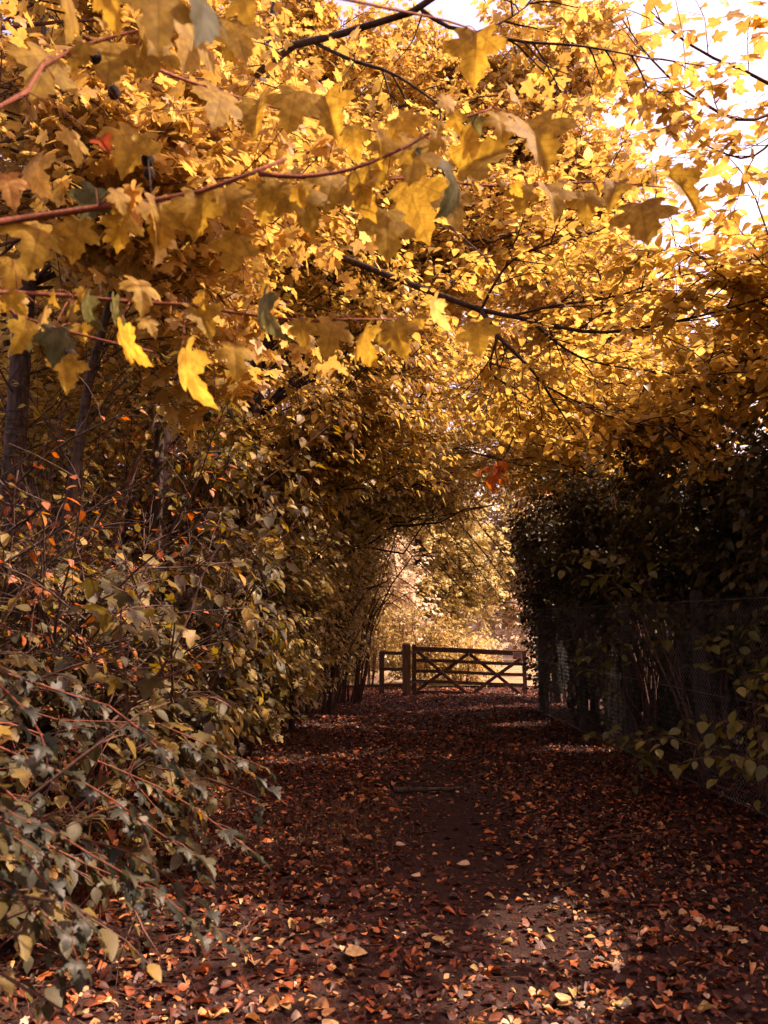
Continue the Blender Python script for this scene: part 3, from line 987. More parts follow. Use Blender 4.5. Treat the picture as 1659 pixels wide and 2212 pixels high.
# upper limbs
u1 = limb(p, [P(575, 180, 9.3), P(555, 165, 6.6), P(600, 125, 4.4), P(650, 92, 3.9), P(760, 68, 3.6), P(870, 35, 3.4), P(960, -15, 3.4), P(1060, -90, 3.4)], .045, .013, 18)
u2 = limb(p, [P(672, 88, 3.85), P(760, 130, 3.7), P(850, 160, 3.6), P(960, 235, 3.5), P(1040, 300, 3.5)], .012, .003)
u3 = limb(p, [P(905, 16, 3.42), P(960, 55, 3.4), P(1030, 70, 3.4), P(1130, 90, 3.4), P(1260, 100, 3.4), P(1420, 130, 3.5)], .010, .003)
u4 = limb(p, [P(1030, 70, 3.4), P(1100, 40, 3.45), P(1180, -20, 3.5)], .006, .002)
u5 = limb(p, [P(1130, 90, 3.4), P(1180, 140, 3.4), P(1240, 165, 3.4)], .005, .002)
u6 = limb(p, [P(915, 20, 3.42), P(890, 90, 3.4), P(850, 140, 3.4)], .005, .002)
Lu = np.stack([poly(q, 10) for q in (u1, u2, u3, u4)])
p.spray(Lu, 7, 3, 4, sublen=.4, twiglen=.2, tpl='maple_s', size=.06, tint=(.2, 1), droop=.4, flat=.6, rs=.006)
L = p.limbs_to(tr, (-.5, 9.2, 6.4), (2.0, 1.4, 1.8), 40, .03)
p.spray(L, 7, 5, 7, sublen=.7, tpl='ovate_s', size=.085, tint=(.1, 1), droop=.3)
p.build('hornbeam_tree', 'hornbeam behind the left hedge whose long dark limb reaches across the path', 'tree', base_of(tr[0]), M['bark'], M['hornbeam'])

p = Plant(211)
tr = trunk_poly([(-2.5, 11.4, 0), (-2.2, 11.4, 3), (-1.6, 11.3, 6), (-.8, 11.2, 9)])
p.wood.tubes(tr, trunk_rad(.10, .04), 8)
for c_, r_, n_ in (((.7, 11, 7.8), (1.8, 1.5, 2.0), 46), ((-1.4, 11, 8.7), (1.8, 1.5, 2.5), 54), ((1.5, 9.5, 6.8), (1.1, 1.0, 1.1), 22)):
    p.spray(p.limbs_to(tr, c_, r_, n_, .03), 8, 6, 7, sublen=.75, tpl='maple_s', size=.085, tint=(.2, 1), droop=.45, rs=.008)
p.build('maple_tree', 'amber maple filling the upper middle behind the dark upper limb', 'tree', base_of(tr[0]), M['bark'], M['amber'])

p = Plant(213)
tr = trunk_poly([(4.4, 13.4, 0), (4.2, 13.3, 3), (3.6, 13, 6), (2.8, 12.6, 10)])
p.wood.tubes(tr, trunk_rad(.10, .04), 8)
for c_, r_, n_ in (((2.5, 12.3, 9.2), (1.7, 1.5, 2.3), 64), ((3.1, 10.6, 6.4), (1.2, 1.0, .6), 16), ((3.4, 13.5, 7.2), (1.3, 1.2, .8), 20), ((.7, 12.8, 10.6), (1.6, 1.3, 1.2), 30)):
    p.spray(p.limbs_to(tr, c_, r_, n_, .03), 8, 6, 7, sublen=.75, tpl='maple_s', size=.088, tint=(.2, 1), droop=.45, rs=.008)
p.build('maple_tree', 'amber maple whose crown borders the white sky at upper right', 'tree', base_of(tr[0]), M['bark'], M['amber'])

p = Plant(212)
tr = trunk_poly([(-3.4, 4.4, 0), (-3.2, 4.4, 2), (-2.9, 4.5, 4), (-2.4, 4.6, 6)])
p.wood.tubes(tr, trunk_rad(.09, .03), 8)
for c_, r_, n_ in (((-1.5, 5.0, 4.6), (1.0, .8, .7), 13), ((-1.7, 5.6, 5.6), (1.0, .8, .6), 12)):
    p.spray(p.limbs_to(tr, c_, r_, n_, .02), 7, 5, 6, sublen=.6, tpl='maple', size=.085, tint=(.1, .95), droop=.6)
p.build('maple_tree', 'amber maple spreading over the leaning slender tree at upper left', 'tree', base_of(tr[0]), M['stem'], M['amber'])

# ------------------------------------------------------------------ left hedge of hazels
HZ = 'hazel shrubs along the left side of the path'


def shrub(seed, x, y, h, reach, n, label, name='hazel_shrub', mat='olive', size=.085, group=HZ, tint=(0, .95), tpl='ovate_s', ns=(9, 4, 7), spread=.9, lean=(.25, -.05, 0), droop=.6,
          toward=(.8, 0), stemmat='stem', t0=.12, cat='shrub', sub=.7, flat=.45, tskew=1., r=.02, nrmjit=.45, t1tilt=.3, height_lo=.55, rs=.006, lane=True, grav=-.03):
    p = Plant(seed); rng = p.rng
    a = rng.uniform(0, 2 * math.pi, n)
    b0 = np.column_stack([x + .22 * np.cos(a), y + .25 * np.sin(a), np.zeros(n)])
    b0[:, 2] = gh(b0[:, 0], b0[:, 1]) - .05
    top = np.column_stack([x + toward[0] * rng.uniform(-.35, 1.15, n) + spread * .6 * np.cos(a), y + toward[1] + spread * np.sin(a), h * rng.uniform(height_lo, 1.05, n)])
    mid = b0 * .45 + top * .55; mid[:, 2] = h * rng.uniform(.5, .85, n); mid[:, 0] = b0[:, 0] * .7 + top[:, 0] * .3
    L = bez(rng, b0, mid, top, 9, .02)
    keepers = keep(L[:, -1]) | True
    p.wood.tubes(L, r * rng.uniform(.6, 1.3, (n, 1)) * np.linspace(1, .3, 9)[None], 6)
    p.spray(L, *ns, sublen=sub, twiglen=.36, tpl=tpl, size=size, tint=tint, droop=droop, lean=lean, t0=t0, flat=flat, tskew=tskew, nrmjit=nrmjit, updir=(t1tilt, -.1, 1), rs=rs, lane=lane, grav=grav)
    return p.build(name, label, 'shrub' if cat is None else cat, base_of((x, y)), M[stemmat], M[mat], group, 'stems', 'foliage')


LEFT = [(-2.0, 3.3, 1.3, 10, .066, (12, 6, 4), 'hazel shrub nearest on the left, low behind the drooping grey-green sprays'),
        (-1.95, 4.7, 1.55, 10, .088, (10, 6, 4), 'hazel shrub second in the left hedge, under the leaning slender tree'),
        (-1.85, 6.3, 2.2, 12, .098, (10, 6, 4), 'hazel shrub third in the left hedge, in front of the birch trunk'),
        (-1.9, 8.0, 3.2, 14, .102, (10, 6, 4), 'hazel shrub fourth in the left hedge, beside the stick on the path'),
        (-1.8, 9.8, 3.9, 18, .098, (11, 6, 5), 'hazel shrub fifth in the left hedge, leaning in over the path'),
        (-1.5, 11.8, 4.3, 20, .088, (11, 6, 5), 'hazel shrub sixth in the left hedge, bulging at mid distance'),
        (-1.1, 13.9, 4.3, 22, .07, (12, 7, 5), 'hazel shrub seventh in the left hedge, at the mouth of the tunnel'),
        (-.7, 16.1, 4.2, 22, .07, (12, 7, 5), 'hazel shrub last in the left hedge, beside the timber fence')]
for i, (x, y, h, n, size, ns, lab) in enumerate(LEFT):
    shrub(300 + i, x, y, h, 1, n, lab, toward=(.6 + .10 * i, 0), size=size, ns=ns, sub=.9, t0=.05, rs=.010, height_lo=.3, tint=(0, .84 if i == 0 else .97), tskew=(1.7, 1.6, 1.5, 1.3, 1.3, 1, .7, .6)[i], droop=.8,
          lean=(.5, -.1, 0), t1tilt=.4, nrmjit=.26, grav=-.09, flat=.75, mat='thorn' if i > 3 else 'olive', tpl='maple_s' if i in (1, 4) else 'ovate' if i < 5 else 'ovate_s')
# dead bare thicket
for i, (x, y, h, lab) in enumerate(((-2.35, 5.0, 2.4, 'tangle of bare dead stems at the left edge behind the low hazels'), (-2.3, 7.0, 3.0, 'tangle of bare dead stems around the birch trunk'), (-1.9, 9.0, 3.6, 'tangle of bare dead stems over the middle of the left hedge'))):
    shrub(360 + i, x, y, h, 1, 11, lab, name='dead_thicket', group='tangles of bare dead stems', size=.06, tint=(.9, 1), ns=(12, 7, 1), sub=.9, rs=.009, t0=.1, height_lo=.4, stemmat='bark', toward=(.5, 0), grav=-.02, flat=.2, cat='thicket')
# second row behind
for i, (x, y, h, lab) in enumerate(((-2.9, 5.4, 2.2, 'twiggy hazel behind the left hedge near the dark trunk'),
                                     (-2.9, 7.4, 2.8, 'twiggy hazel behind the left hedge near the birch'),
                                     (-3.0, 10.2, 3.2, 'bushy hazel behind the left hedge at mid distance'),
                                     (-2.8, 13.0, 4.2, 'bushy hazel behind the left hedge towards the gate'))):
    shrub(330 + i, x, y, h, 1, 14, lab, toward=(.3, 0), size=.075, tint=(.1, 1), ns=(16, 8, 2 if i < 2 else 6), group='hazels in the second row on the left', rs=.008)
# bushes just past the gate
for i, (x, y, h, lab) in enumerate(((-.5, 20.3, 2.8, 'tawny bush past the gate, left of the gate post'), (.8, 20.2, 1.7, 'tawny bush past the gate behind its left half'), (2.0, 21.2, 1.0, 'low tawny bush past the middle of the gate'))):
    shrub(340 + i, x, y, h, 1, 14, lab, name='bramble_bush', size=.08, tint=(.1, .97), mat='thorn', group='bramble bushes past the gate', toward=(0, 0), lane=False, spread=1.0, tpl='far', sub=.6, cat='bush', stemmat='redtwig', height_lo=.2, t0=.03)

p = Plant(214)
tr = trunk_poly([(-2.3, 8.9, 0), (-2.1, 8.9, 1.5), (-1.6, 8.8, 3), (-.8, 8.7, 4.0)])
p.wood.tubes(tr, trunk_rad(.05, .02), 8)
L = np.concatenate([p.limbs_to(tr, (.0, 9.0, 3.9), (1.6, 1.2, .9), 18, .018, rise=.3), p.limbs_to(tr, (-1.1, 8.3, 3.2), (.9, .8, .8), 10, .018, rise=.3)])
p.spray(L, 9, 5, 6, sublen=.7, twiglen=.36, tpl='ovate', size=.085, tint=(0, .9), droop=.7, flat=.6, lean=(.4, -.1, 0), nrmjit=.32, updir=(.4, -.1, 1), rs=.008, grav=-.07)
p.build('hazel_tree', 'tall hazel whose drooping sprays arch from the left over the middle of the path', 'tree', base_of(tr[0]), M['bark'], M['hornbeam'])

# arch of fine foliage over the far path
for i, (x, y, z, rx, lab) in enumerate(((-1.6, 13.2, 4.1, 1.6, 'thorn tree arching from the left over the far path'),
                                        (-1.3, 15.6, 4.5, 1.9, 'thorn tree hanging over the path just before the gate'))):
    p = Plant(350 + i)
    tr = trunk_poly([(x - .5, y, 0), (x - .4, y, 2), (x, y, 4), (x + .5, y, 5.5)])
    p.wood.tubes(tr, trunk_rad(.07, .03), 8)
    L = p.limbs_to(tr, (.95 + .35 * i, y, z - .1), (rx, 1.1, .95), 46, .02)
    p.spray(L, 8, 5, 7, sublen=.7, tpl='far', size=.07, tint=(.3, 1), droop=.5, flat=.6)
    if i:
        H = [limb(p, [P(a0, 1010, 16.5), P(a0 + 40, 1110, 16.8), P(a0 + 110, 1200, 17), P(a0 + 190, 1280 + 8 * k, 17.1)], .022, .008) for k, a0 in enumerate((780, 820, 860, 900, 940, 980))]
        p.spray(np.stack([poly(q, 10) for q in H]), 8, 4, 3, sublen=.7, tpl='far', size=.075, tint=(.3, 1), droop=.6, flat=.6, rs=.009, grav=-.06, lane=False)
    p.build('thorn_tree', lab, 'tree', base_of(tr[0]), M['bark'], M['thorn'], 'thorn trees arching over the far path')

# ------------------------------------------------------------------ right hedge behind the fence
RH = 'dark hedge shrubs behind the chain-link fence'
for i, (y, h, lab) in enumerate(((3.6, 2.9, 'dark hedge shrub behind the fence nearest the camera, right edge'),
                                 (5.2, 3.0, 'dark hedge shrub behind the fence with the forked pinkish stem'),
                                 (6.9, 3.1, 'dark hedge shrub behind the fence between the two nearest visible posts'),
                                 (8.7, 3.2, 'dark hedge shrub behind the middle of the fence'),
                                 (10.5, 3.3, 'dark hedge shrub behind the fence, third from the far end'),
                                 (12.3, 3.4, 'dark hedge shrub behind the fence, next to the end one'),
                                 (14.2, 3.8, 'dark hedge shrub at the far end of the fence spilling on to the path'),
                                 (16.5, 3.6, 'dark hedge shrub between the fence end and the free end of the gate'))):
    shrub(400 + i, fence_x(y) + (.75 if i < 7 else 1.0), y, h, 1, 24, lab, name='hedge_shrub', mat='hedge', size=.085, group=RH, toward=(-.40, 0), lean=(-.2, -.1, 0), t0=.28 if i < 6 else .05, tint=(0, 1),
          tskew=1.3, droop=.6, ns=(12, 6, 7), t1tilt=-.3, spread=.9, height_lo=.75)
for i, (y, lab) in enumerate(((1.9, 'dense evergreen bush nearest the camera, out of view, added to block sun'), (4.4, 'dense evergreen bush added to keep it dark behind the near fence'), (7.2, 'dense evergreen bush added to keep it dark behind the second fence bay'),  # first bush is out of view, added to block sun on the path
                              (10.0, 'dense evergreen bush added to keep it dark behind the middle fence bay'), (12.9, 'dense evergreen bush added to keep it dark behind the far fence bay'))):
    shrub(420 + i, fence_x(y) + 2.3, y, 3.4, 1, 34, lab, name='evergreen_bush', mat='hedge', size=.14, group='evergreen bushes added behind the hedge to keep light out', toward=(-.1, 0), t0=.06, tint=(0, .7), ns=(10, 5, 7),
          spread=1.3, height_lo=.4, tpl='far')  # dense backing row added so no light comes through the hedge

for i, (y, lab) in enumerate(((4.6, 'low shady bramble behind the near fence bay'), (7.0, 'low shady bramble behind the second fence bay'), (9.4, 'low shady bramble behind the middle fence bay'), (11.6, 'low shady bramble behind the fourth fence bay'), (13.6, 'low shady bramble behind the last fence bay'))):
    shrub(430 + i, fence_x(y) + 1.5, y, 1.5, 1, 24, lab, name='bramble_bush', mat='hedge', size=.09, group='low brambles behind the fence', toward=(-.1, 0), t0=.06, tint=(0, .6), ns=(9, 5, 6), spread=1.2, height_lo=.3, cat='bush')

HB = 'hornbeams spreading over the right hedge'
for i, (x, y, blobs, lab) in enumerate((
        (4.6, 6.4, [((2.8, 5.7, 3.95), (1.5, 1.2, .35), 9), ((3.3, 7.4, 4.25), (.9, .9, .6), 14), ((4.4, 2.6, 4.3), (1.5, 2.8, 1.1), 48)], 'hornbeam at the right edge with yellow layered sprays above the near hedge'),  # third crown blob is out of frame, added to block sun
        (4.5, 9.0, [((2.8, 8.8, 4.1), (1.7, 1.4, .5), 20)], 'hornbeam with yellow layered sprays above the middle of the hedge'),
        (4.3, 11.8, [((2.6, 11.5, 4.4), (1.8, 1.4, .8), 26)], 'hornbeam with yellow sprays above the far end of the hedge'),
        (4.2, 15.0, [((2.9, 14.8, 5.0), (1.5, 1.3, 1.2), 28)], 'hornbeam with yellow sprays beside the tunnel opening'))):
    p = Plant(440 + i)
    tr = trunk_poly([(x, y, 0), (x - .1, y, 2), (x - .4, y, 4), (x - .8, y, 5.0)])
    p.wood.tubes(tr, trunk_rad(.08, .03), 8)
    for c_, r_, n_ in blobs:
        L = p.limbs_to(tr, c_, r_, n_, .02, rise=.2)
        p.spray(L, 9, 5, 7, sublen=.7, twiglen=.34, tpl='ovate' if i < 2 else 'ovate_s', size=(.105, .095, .085, .085)[i], tint=(.35, 1), droop=.2, flat=.8, nrmjit=.35, rs=.008)
    p.build('hornbeam_tree', lab, 'tree', base_of(tr[0]), M['bark'], M['hornbeam'], HB)

# maple out at the right whose shaded sprays hang against the sky
p = Plant(450)
tr = trunk_poly([(4.7, 5.5, 0), (4.6, 5.4, 3), (4.0, 5.2, 5.5), (3.6, 5.2, 8)])
p.wood.tubes(tr, trunk_rad(.1, .05), 8)
q1 = limb(p, [P(2050, 40, 4.6), P(1760, 190, 4.3), P(1600, 150, 4.2), P(1480, 90, 4.2), P(1390, 10, 4.3)], .02, .004)
q2 = limb(p, [P(1760, 190, 4.3), P(1620, 260, 4.2), P(1500, 210, 4.1), P(1400, 120, 4.1), P(1330, 20, 4.1)], .012, .003)
q3 = limb(p, [P(1760, 195, 4.3), P(1640, 330, 4.3), P(1560, 330, 4.3), P(1470, 280, 4.3)], .010, .003)
p.spray(np.stack([poly(q, 10) for q in (q1, q2, q3)]), 8, 4, 4, sublen=.5, twiglen=.25, tpl='maple_s', size=.085, tint=(.2, 1), droop=.35, flat=.6, rs=.004)
p.build('maple_tree', 'maple at the right edge with shaded mauve leaves hanging against the white sky', 'tree', base_of(tr[0]), M['bark'], M['amber'])

# ------------------------------------------------------------------ sycamore boughs close to the camera
p = Plant(500); rng = p.rng
tr = trunk_poly([(-2.1, 1.5, 0), (-2.05, 1.5, 1.5), (-1.9, 1.55, 3), (-1.6, 1.6, 4.5)])
p.wood.tubes(tr, trunk_rad(.12, .06), 10)
boughs = []
L = p.limbs_to(tr, (.4, 2.0, 5.9), (2.8, 1.9, .7), 5, .03)  # sparse upper crown above the frame, added to shade what hangs below
p.spray(L, 7, 4, 6, sublen=.7, tpl='maple_s', size=.13, tint=(.3, .9), droop=.4, lane=True)


def bough(pts, r0, r1, k=16):
    q = poly(pts, k); p.wood.tubes(q, np.linspace(r0, r1, k), 7); boughs.append(q); return q


bough([tr[7], P(-250, 500, 1.65), P(0, 479, 1.8), P(200, 450, 1.85), P(390, 425, 1.9), P(500, 390, 1.9), P(618, 343, 1.95)], .016, .0045)
bough([P(560, 375, 1.92), P(640, 382, 1.95), P(760, 365, 2.0), P(880, 315, 2.05), P(960, 270, 2.1), P(1062, 235, 2.15)], .006, .003)
bough([P(560, 376, 1.92), P(760, 388, 2.2), P(890, 385, 2.4), P(1030, 400, 2.5), P(1150, 402, 2.55), P(1290, 393, 2.6), P(1440, 405, 2.7)], .006, .003)
bough([tr[6], P(-200, 640, 1.8), P(75, 634, 2.0), P(250, 650, 2.05), P(420, 660, 2.1), P(600, 690, 2.15), P(760, 690, 2.2), P(865, 690, 2.25)], .010, .003)
bough([tr[5], P(-150, 600, 2.1), P(0, 665, 2.1), P(60, 690, 2.1), P(180, 725, 2.15), P(330, 760, 2.2)], .008, .003)
bough([tr[8], P(-100, 250, 1.7), P(120, 120, 1.9), P(330, 60, 2.0), P(560, 30, 2.0)], .010, .003)
bough([tr[9], P(0, -80, 1.4), P(250, -70, 1.35), P(480, -60, 1.4)], .010, .003)
bough([P(180, 80, 1.95), P(420, 180, 2.3), P(700, 260, 2.6), P(1040, 330, 2.8)], .006, .002)
bough([P(480, -60, 1.4), P(800, 10, 1.9), P(1010, 60, 2.2), P(1100, 130, 2.4)], .006, .002)
BP = np.concatenate(boughs)
# leaves: stalk end, tip (frame units), distance, width factor, tint
NEAR = [(990, 365, 1135, 300, 2.1, 1.0, .62), (1030, 70, 1020, 215, 2.2, .95, .5), (1140, 262, 1200, 385, 2.2, .9, .6), (835, 455, 842, 592, 2.1, .9, .66), (1385, 436, 1402, 545, 2.6, 1.0, .5),
        (1262, 412, 1272, 500, 2.5, .95, .45), (1445, 378, 1535, 475, 2.6, .75, .4), (392, 752, 450, 928, 1.9, .5, .72), (135, 770, 152, 868, 2.0, .8, .7), (120, 705, 118, 812, 1.9, .8, .06),
        (512, 505, 488, 612, 2.0, .9, .5), (600, 388, 556, 505, 2.0, .95, .4), (640, 398, 692, 528, 2.0, .8, .48), (272, 455, 246, 562, 1.9, .8, .3), (205, 405, 170, 505, 1.85, .9, .05),
        (12, 372, 36, 465, 1.9, .7, .95), (66, 345, 98, 440, 1.95, .9, .85), (255, 715, 338, 818, 1.9, .5, .7), (505, 738, 517, 832, 2.0, .7, .66), (780, 715, 802, 812, 2.1, .95, .5),
        (1030, 695, 1036, 788, 2.2, .95, .55), (932, 645, 968, 742, 2.1, .45, .9), (985, 368, 972, 492, 2.05, .4, .1), (150, -10, 156, 125, 1.4, .5, .4), (340, -40, 346, 142, 1.3, .7, .5),
        (236, -40, 243, 95, 1.35, .6, .4), (420, -30, 478, 78, 1.4, .3, .09), (640, 195, 616, 310, 2.1, .9, .6), (520, -20, 545, 70, 1.4, .6, .45), (700, 205, 735, 320, 2.3, .9, .62),
        (860, 250, 905, 345, 2.2, .9, .68), (905, 300, 880, 420, 2.1, .9, .6), (1075, 240, 1100, 330, 2.2, .8, .66), (300, 290, 250, 400, 2.0, .9, .6), (150, 280, 180, 380, 2.0, .9, .55),
        (350, 440, 340, 570, 1.9, .9, .5), (430, 420, 415, 545, 1.9, .85, .58), (480, 400, 505, 500, 1.95, .9, .42), (720, 370, 705, 470, 2.05, .9, .55), (770, 365, 800, 500, 2.05, .8, .4),
        (880, 390, 930, 560, 2.3, .8, .6), (960, 395, 1000, 520, 2.4, .8, .5), (1130, 400, 1120, 480, 2.5, .9, .35), (1180, 400, 1215, 490, 2.5, .9, .5), (1330, 395, 1310, 470, 2.6, .8, .45),
        (90, 478, 60, 600, 1.85, .9, .4), (170, 470, 150, 590, 1.85, .8, .5), (300, 600, 320, 690, 2.0, .6, .75), (330, 480, 350, 600, 1.9, .5, .93), (280, 400, 300, 520, 1.85, .35, .95),
        (560, 640, 600, 760, 2.1, .35, .08), (650, 690, 660, 770, 2.1, .8, .5), (720, 690, 700, 790, 2.15, .85, .55), (850, 690, 880, 790, 2.2, .8, .5), (180, 640, 215, 740, 2.0, .35, .1),
        (240, 650, 275, 720, 2.05, .4, .12), (420, 660, 470, 750, 2.1, .7, .45), (60, 690, 20, 790, 2.1, .8, .5), (30, 560, 20, 660, 2.0, .7, .6), (110, 120, 60, 230, 1.9, .9, .5),
        (240, 90, 230, 200, 2.0, .9, .55), (420, 50, 400, 180, 2.0, .9, .6), (500, 40, 540, 150, 2.0, .8, .4), (330, 70, 300, 190, 2.0, .8, .45), (760, 270, 770, 370, 2.5, .8, .5),
        (560, 215, 540, 310, 2.4, .9, .5), (480, 195, 460, 290, 2.35, .8, .55), (840, 290, 830, 380, 2.6, .8, .45), (1000, 320, 1040, 410, 2.7, .8, .5), (215, 300, 240, 330, 1.95, .8, .995)]
pos, dr, nn, sz, tt, wd = [], [], [], [], [], []
for (x0, y0, x1, y1, d0, wf, ti) in NEAR:
    q0 = P(x0, y0, d0); q1_ = P(x1, y1, d0 - .03 + rng.normal(0, .03))
    v = q1_ - q0; Ln = np.linalg.norm(v)
    tocam = nrm(EYE - q0)
    yaw = rng.normal(0, .35) if wf > .55 else (1.1 if rng.random() < .5 else -1.1)
    side = nrm(np.cross(v, tocam))
    n_ = nrm(tocam * math.cos(yaw) + side * math.sin(yaw) + UP * .25)
    pos.append(q0); dr.append(v); nn.append(n_); sz.append(Ln * .80); tt.append(ti if ti < .16 else max(ti, .5)); wd.append(max(wf, .75) * 1.05)
# more leaves strung along the boughs
for bi, q in enumerate(boughs):
    m = int(len(q) * (1.1 if bi < 6 else .08))
    for k in range(m):
        i = rng.integers(4, len(q)); c_ = q[i]
        if c_[1] < 1.2 or c_[0] < -.62 * c_[1]:
            continue
        out = nrm(np.array([rng.normal(.3, .6), rng.normal(.1, .7), rng.normal(0, .5)]))
        st = c_ + out * rng.uniform(.03, .09)
        v = nrm(np.array([rng.normal(.25, .35), rng.normal(0, .35), -1 + rng.normal(0, .35)]))
        pos.append(st); dr.append(v); nn.append(nrm(np.array([rng.normal(0, .6), -.7, .7 + rng.normal(0, .3)]))); sz.append(rng.uniform(.035, .075)); tt.append(rng.uniform(.28, .92) if rng.random() > .12 else rng.uniform(0, .15)); wd.append(rng.uniform(.8, 1.05))
pos, dr, nn = map(np.array, (pos, dr, nn))
sz, tt, wd = map(np.array, (sz, tt, wd))
kind = rng.integers(0, 3, len(pos))
for q, tp in enumerate(('maple', 'maple_b', 'maple_c')):
    s_ = kind == q
    put_leaves(p.leaf, tp, pos[s_], dr[s_], nn[s_], sz[s_], tt[s_], wd[s_])
for q0 in pos:
    i = np.linalg.norm(BP - q0, axis=1).argmin()
    t_ = np.linspace(0, 1, 6)[:, None]
    mid = (BP[i] + q0) / 2 + np.array([0, 0, .02])
    p.wood.tubes(BP[i] * (1 - t_) ** 2 + 2 * mid * t_ * (1 - t_) + q0 * t_ ** 2, np.linspace(.0016, .0010, 6), 5)
o = p.build('sycamore_tree', 'sycamore off to the left with red boughs of big yellow leaves close to the camera', 'tree', base_of(tr[0]), M['redtwig'], M['sycamore'])
for (x, y, d0, rr) in ((105, 722, 2.12, .021), (135, 738, 2.14, .020), (150, 770, 2.13, .019), (205, 122, 1.95, .016), (246, 200, 2.1, .017), (318, 345, 2.0, .016), (322, 375, 2.0, .014)):
    mb = MB()
    c_ = P(x, y, d0)
    u = np.linspace(0, math.pi, 15); th = np.arange(18) / 18 * 2 * math.pi
    rk = lambda a, b: 1 + .10 * math.cos(9 * b + 14 * a) * math.sin(a)
    v = np.array([[c_ + rr * np.array([math.sin(a) * math.cos(b) * rk(a, b), math.sin(a) * math.sin(b) * rk(a, b), 1.25 * math.cos(a)]) for b in th] for a in u]).reshape(-1, 3)
    F = [[i * 18 + j, i * 18 + (j + 1) % 18, i * 18 + 18 + (j + 1) % 18, i * 18 + 18 + j] for i in range(14) for j in range(18)]
    mb.add(v, [np.array(F)])
    i = np.linalg.norm(BP - c_, axis=1).argmin()
    mb.tubes(np.array([c_ + UP * rr, BP[i]]), np.full(2, .0014), 4)
    link('seed_cone', mb.mesh('seed_cone', M['cone']), o)

# ------------------------------------------------------------------ drooping grey-green sprays low on the left, close by
p = Plant(520); rng = p.rng
tr = trunk_poly([(-1.75, 2.5, 0), (-1.72, 2.5, .6), (-1.6, 2.55, 1.2), (-1.4, 2.6, 1.7)])
p.wood.tubes(tr, trunk_rad(.03, .012), 7)
lines = [([(-160, 1400), (0, 1450), (150, 1500), (260, 1540), (420, 1700)], 2.6), ([(-160, 1560), (60, 1640), (200, 1700), (330, 1790), (420, 1850)], 2.7), ([(-160, 1640), (0, 1750), (120, 1800), (220, 1860), (330, 1920)], 2.4),
         ([(-160, 1700), (0, 1790), (60, 1860), (170, 1990)], 2.2), ([(-100, 1500), (150, 1560), (330, 1560), (500, 1640), (620, 1740)], 3.3), ([(-120, 1600), (100, 1780), (300, 1850), (460, 1980)], 2.7),
         ([(-160, 1420), (-10, 1470), (60, 1540), (110, 1620)], 2.0), ([(-150, 1820), (0, 1900), (100, 2000), (160, 2090)], 2.4), ([(-120, 1700), (150, 1850), (330, 1930), (440, 2030)], 2.8), ([(0, 1560), (200, 1640), (380, 1720), (560, 1850)], 3.1)]
Q = []
for pts, d0 in lines:
    q = poly([tr[min(9, len(tr) - 1)]] + [P(x, y, d0 + .0 * i) for i, (x, y) in enumerate(pts)], 12)
    p.wood.tubes(q, np.linspace(.006, .0018, 12), 5); Q.append(q)
Q = np.stack(Q)
p0, dd, _, _ = kids(rng, Q, 7, .25, 1, .6, .5)
tw = grow(rng, p0, dd, rng.uniform(.10, .26, len(p0)), 4, .1, -.12)
p.wood.tubes(tw, np.linspace(.0018, .001, 4)[None].repeat(len(tw), 0), 3)
p.leaves_on(tw, 5, 'maple_b', .050, (0, .93), .95, .25, (.45, .15, 1), (.60, 0, 0), 1.6)
p.leaves_on(Q[:, 4:], 12, 'maple_c', .058, (0, 1), .95, .25, (.45, .15, 1), (.60, 0, 0), 1.5)
p.build('maple_sapling', 'young field maple with drooping grey-green sprays in the lower left corner', 'sapling', base_of(tr[0]), M['redtwig'], M['grey'], None, 'stems', 'foliage')

# bundles of bare canes low in the left hedge
for i, (px, py, d0, n, lab) in enumerate(((130, 1850, 4.4, 26, 'bundle of bare reddish canes fanning up at the foot of the left hedge'), (60, 1780, 4.8, 16, 'thinner bundle of bare canes beside the left picture edge'))):
    p = Plant(540 + i); rng = p.rng
    b0 = P(px, py, d0); b0[2] = float(gh(b0[0], b0[1]))
    st = b0 + rng.normal(0, .10, (n, 3)) * np.array([1, 1, 0])
    st[:, 2] = gh(st[:, 0], st[:, 1]) - .02
    g_ = grow(rng, st, np.column_stack([rng.normal(.25, .28, n), rng.normal(0, .2, n), np.ones(n)]), rng.uniform(.5, 1.1, n), 7, .05, 0)
    p.wood.tubes(g_, np.linspace(.006, .002, 7)[None].repeat(n, 0), 5)
    tw = grow(rng, *kids(rng, g_, 2, .5, 1, .5)[:2], rng.uniform(.1, .3, 2 * n), 4, .1)
    p.wood.tubes(tw, np.linspace(.002, .001, 4)[None].repeat(len(tw), 0), 3)
    p.leaves_on(tw[::2], 2, 'ovate_s', .06, (.9, 1), .9)
    p.build('cane_clump', lab, 'canes', base_of(b0), M['redtwig'], M['olive'], 'bundles of bare canes in the left hedge', 'stems', 'leaves')

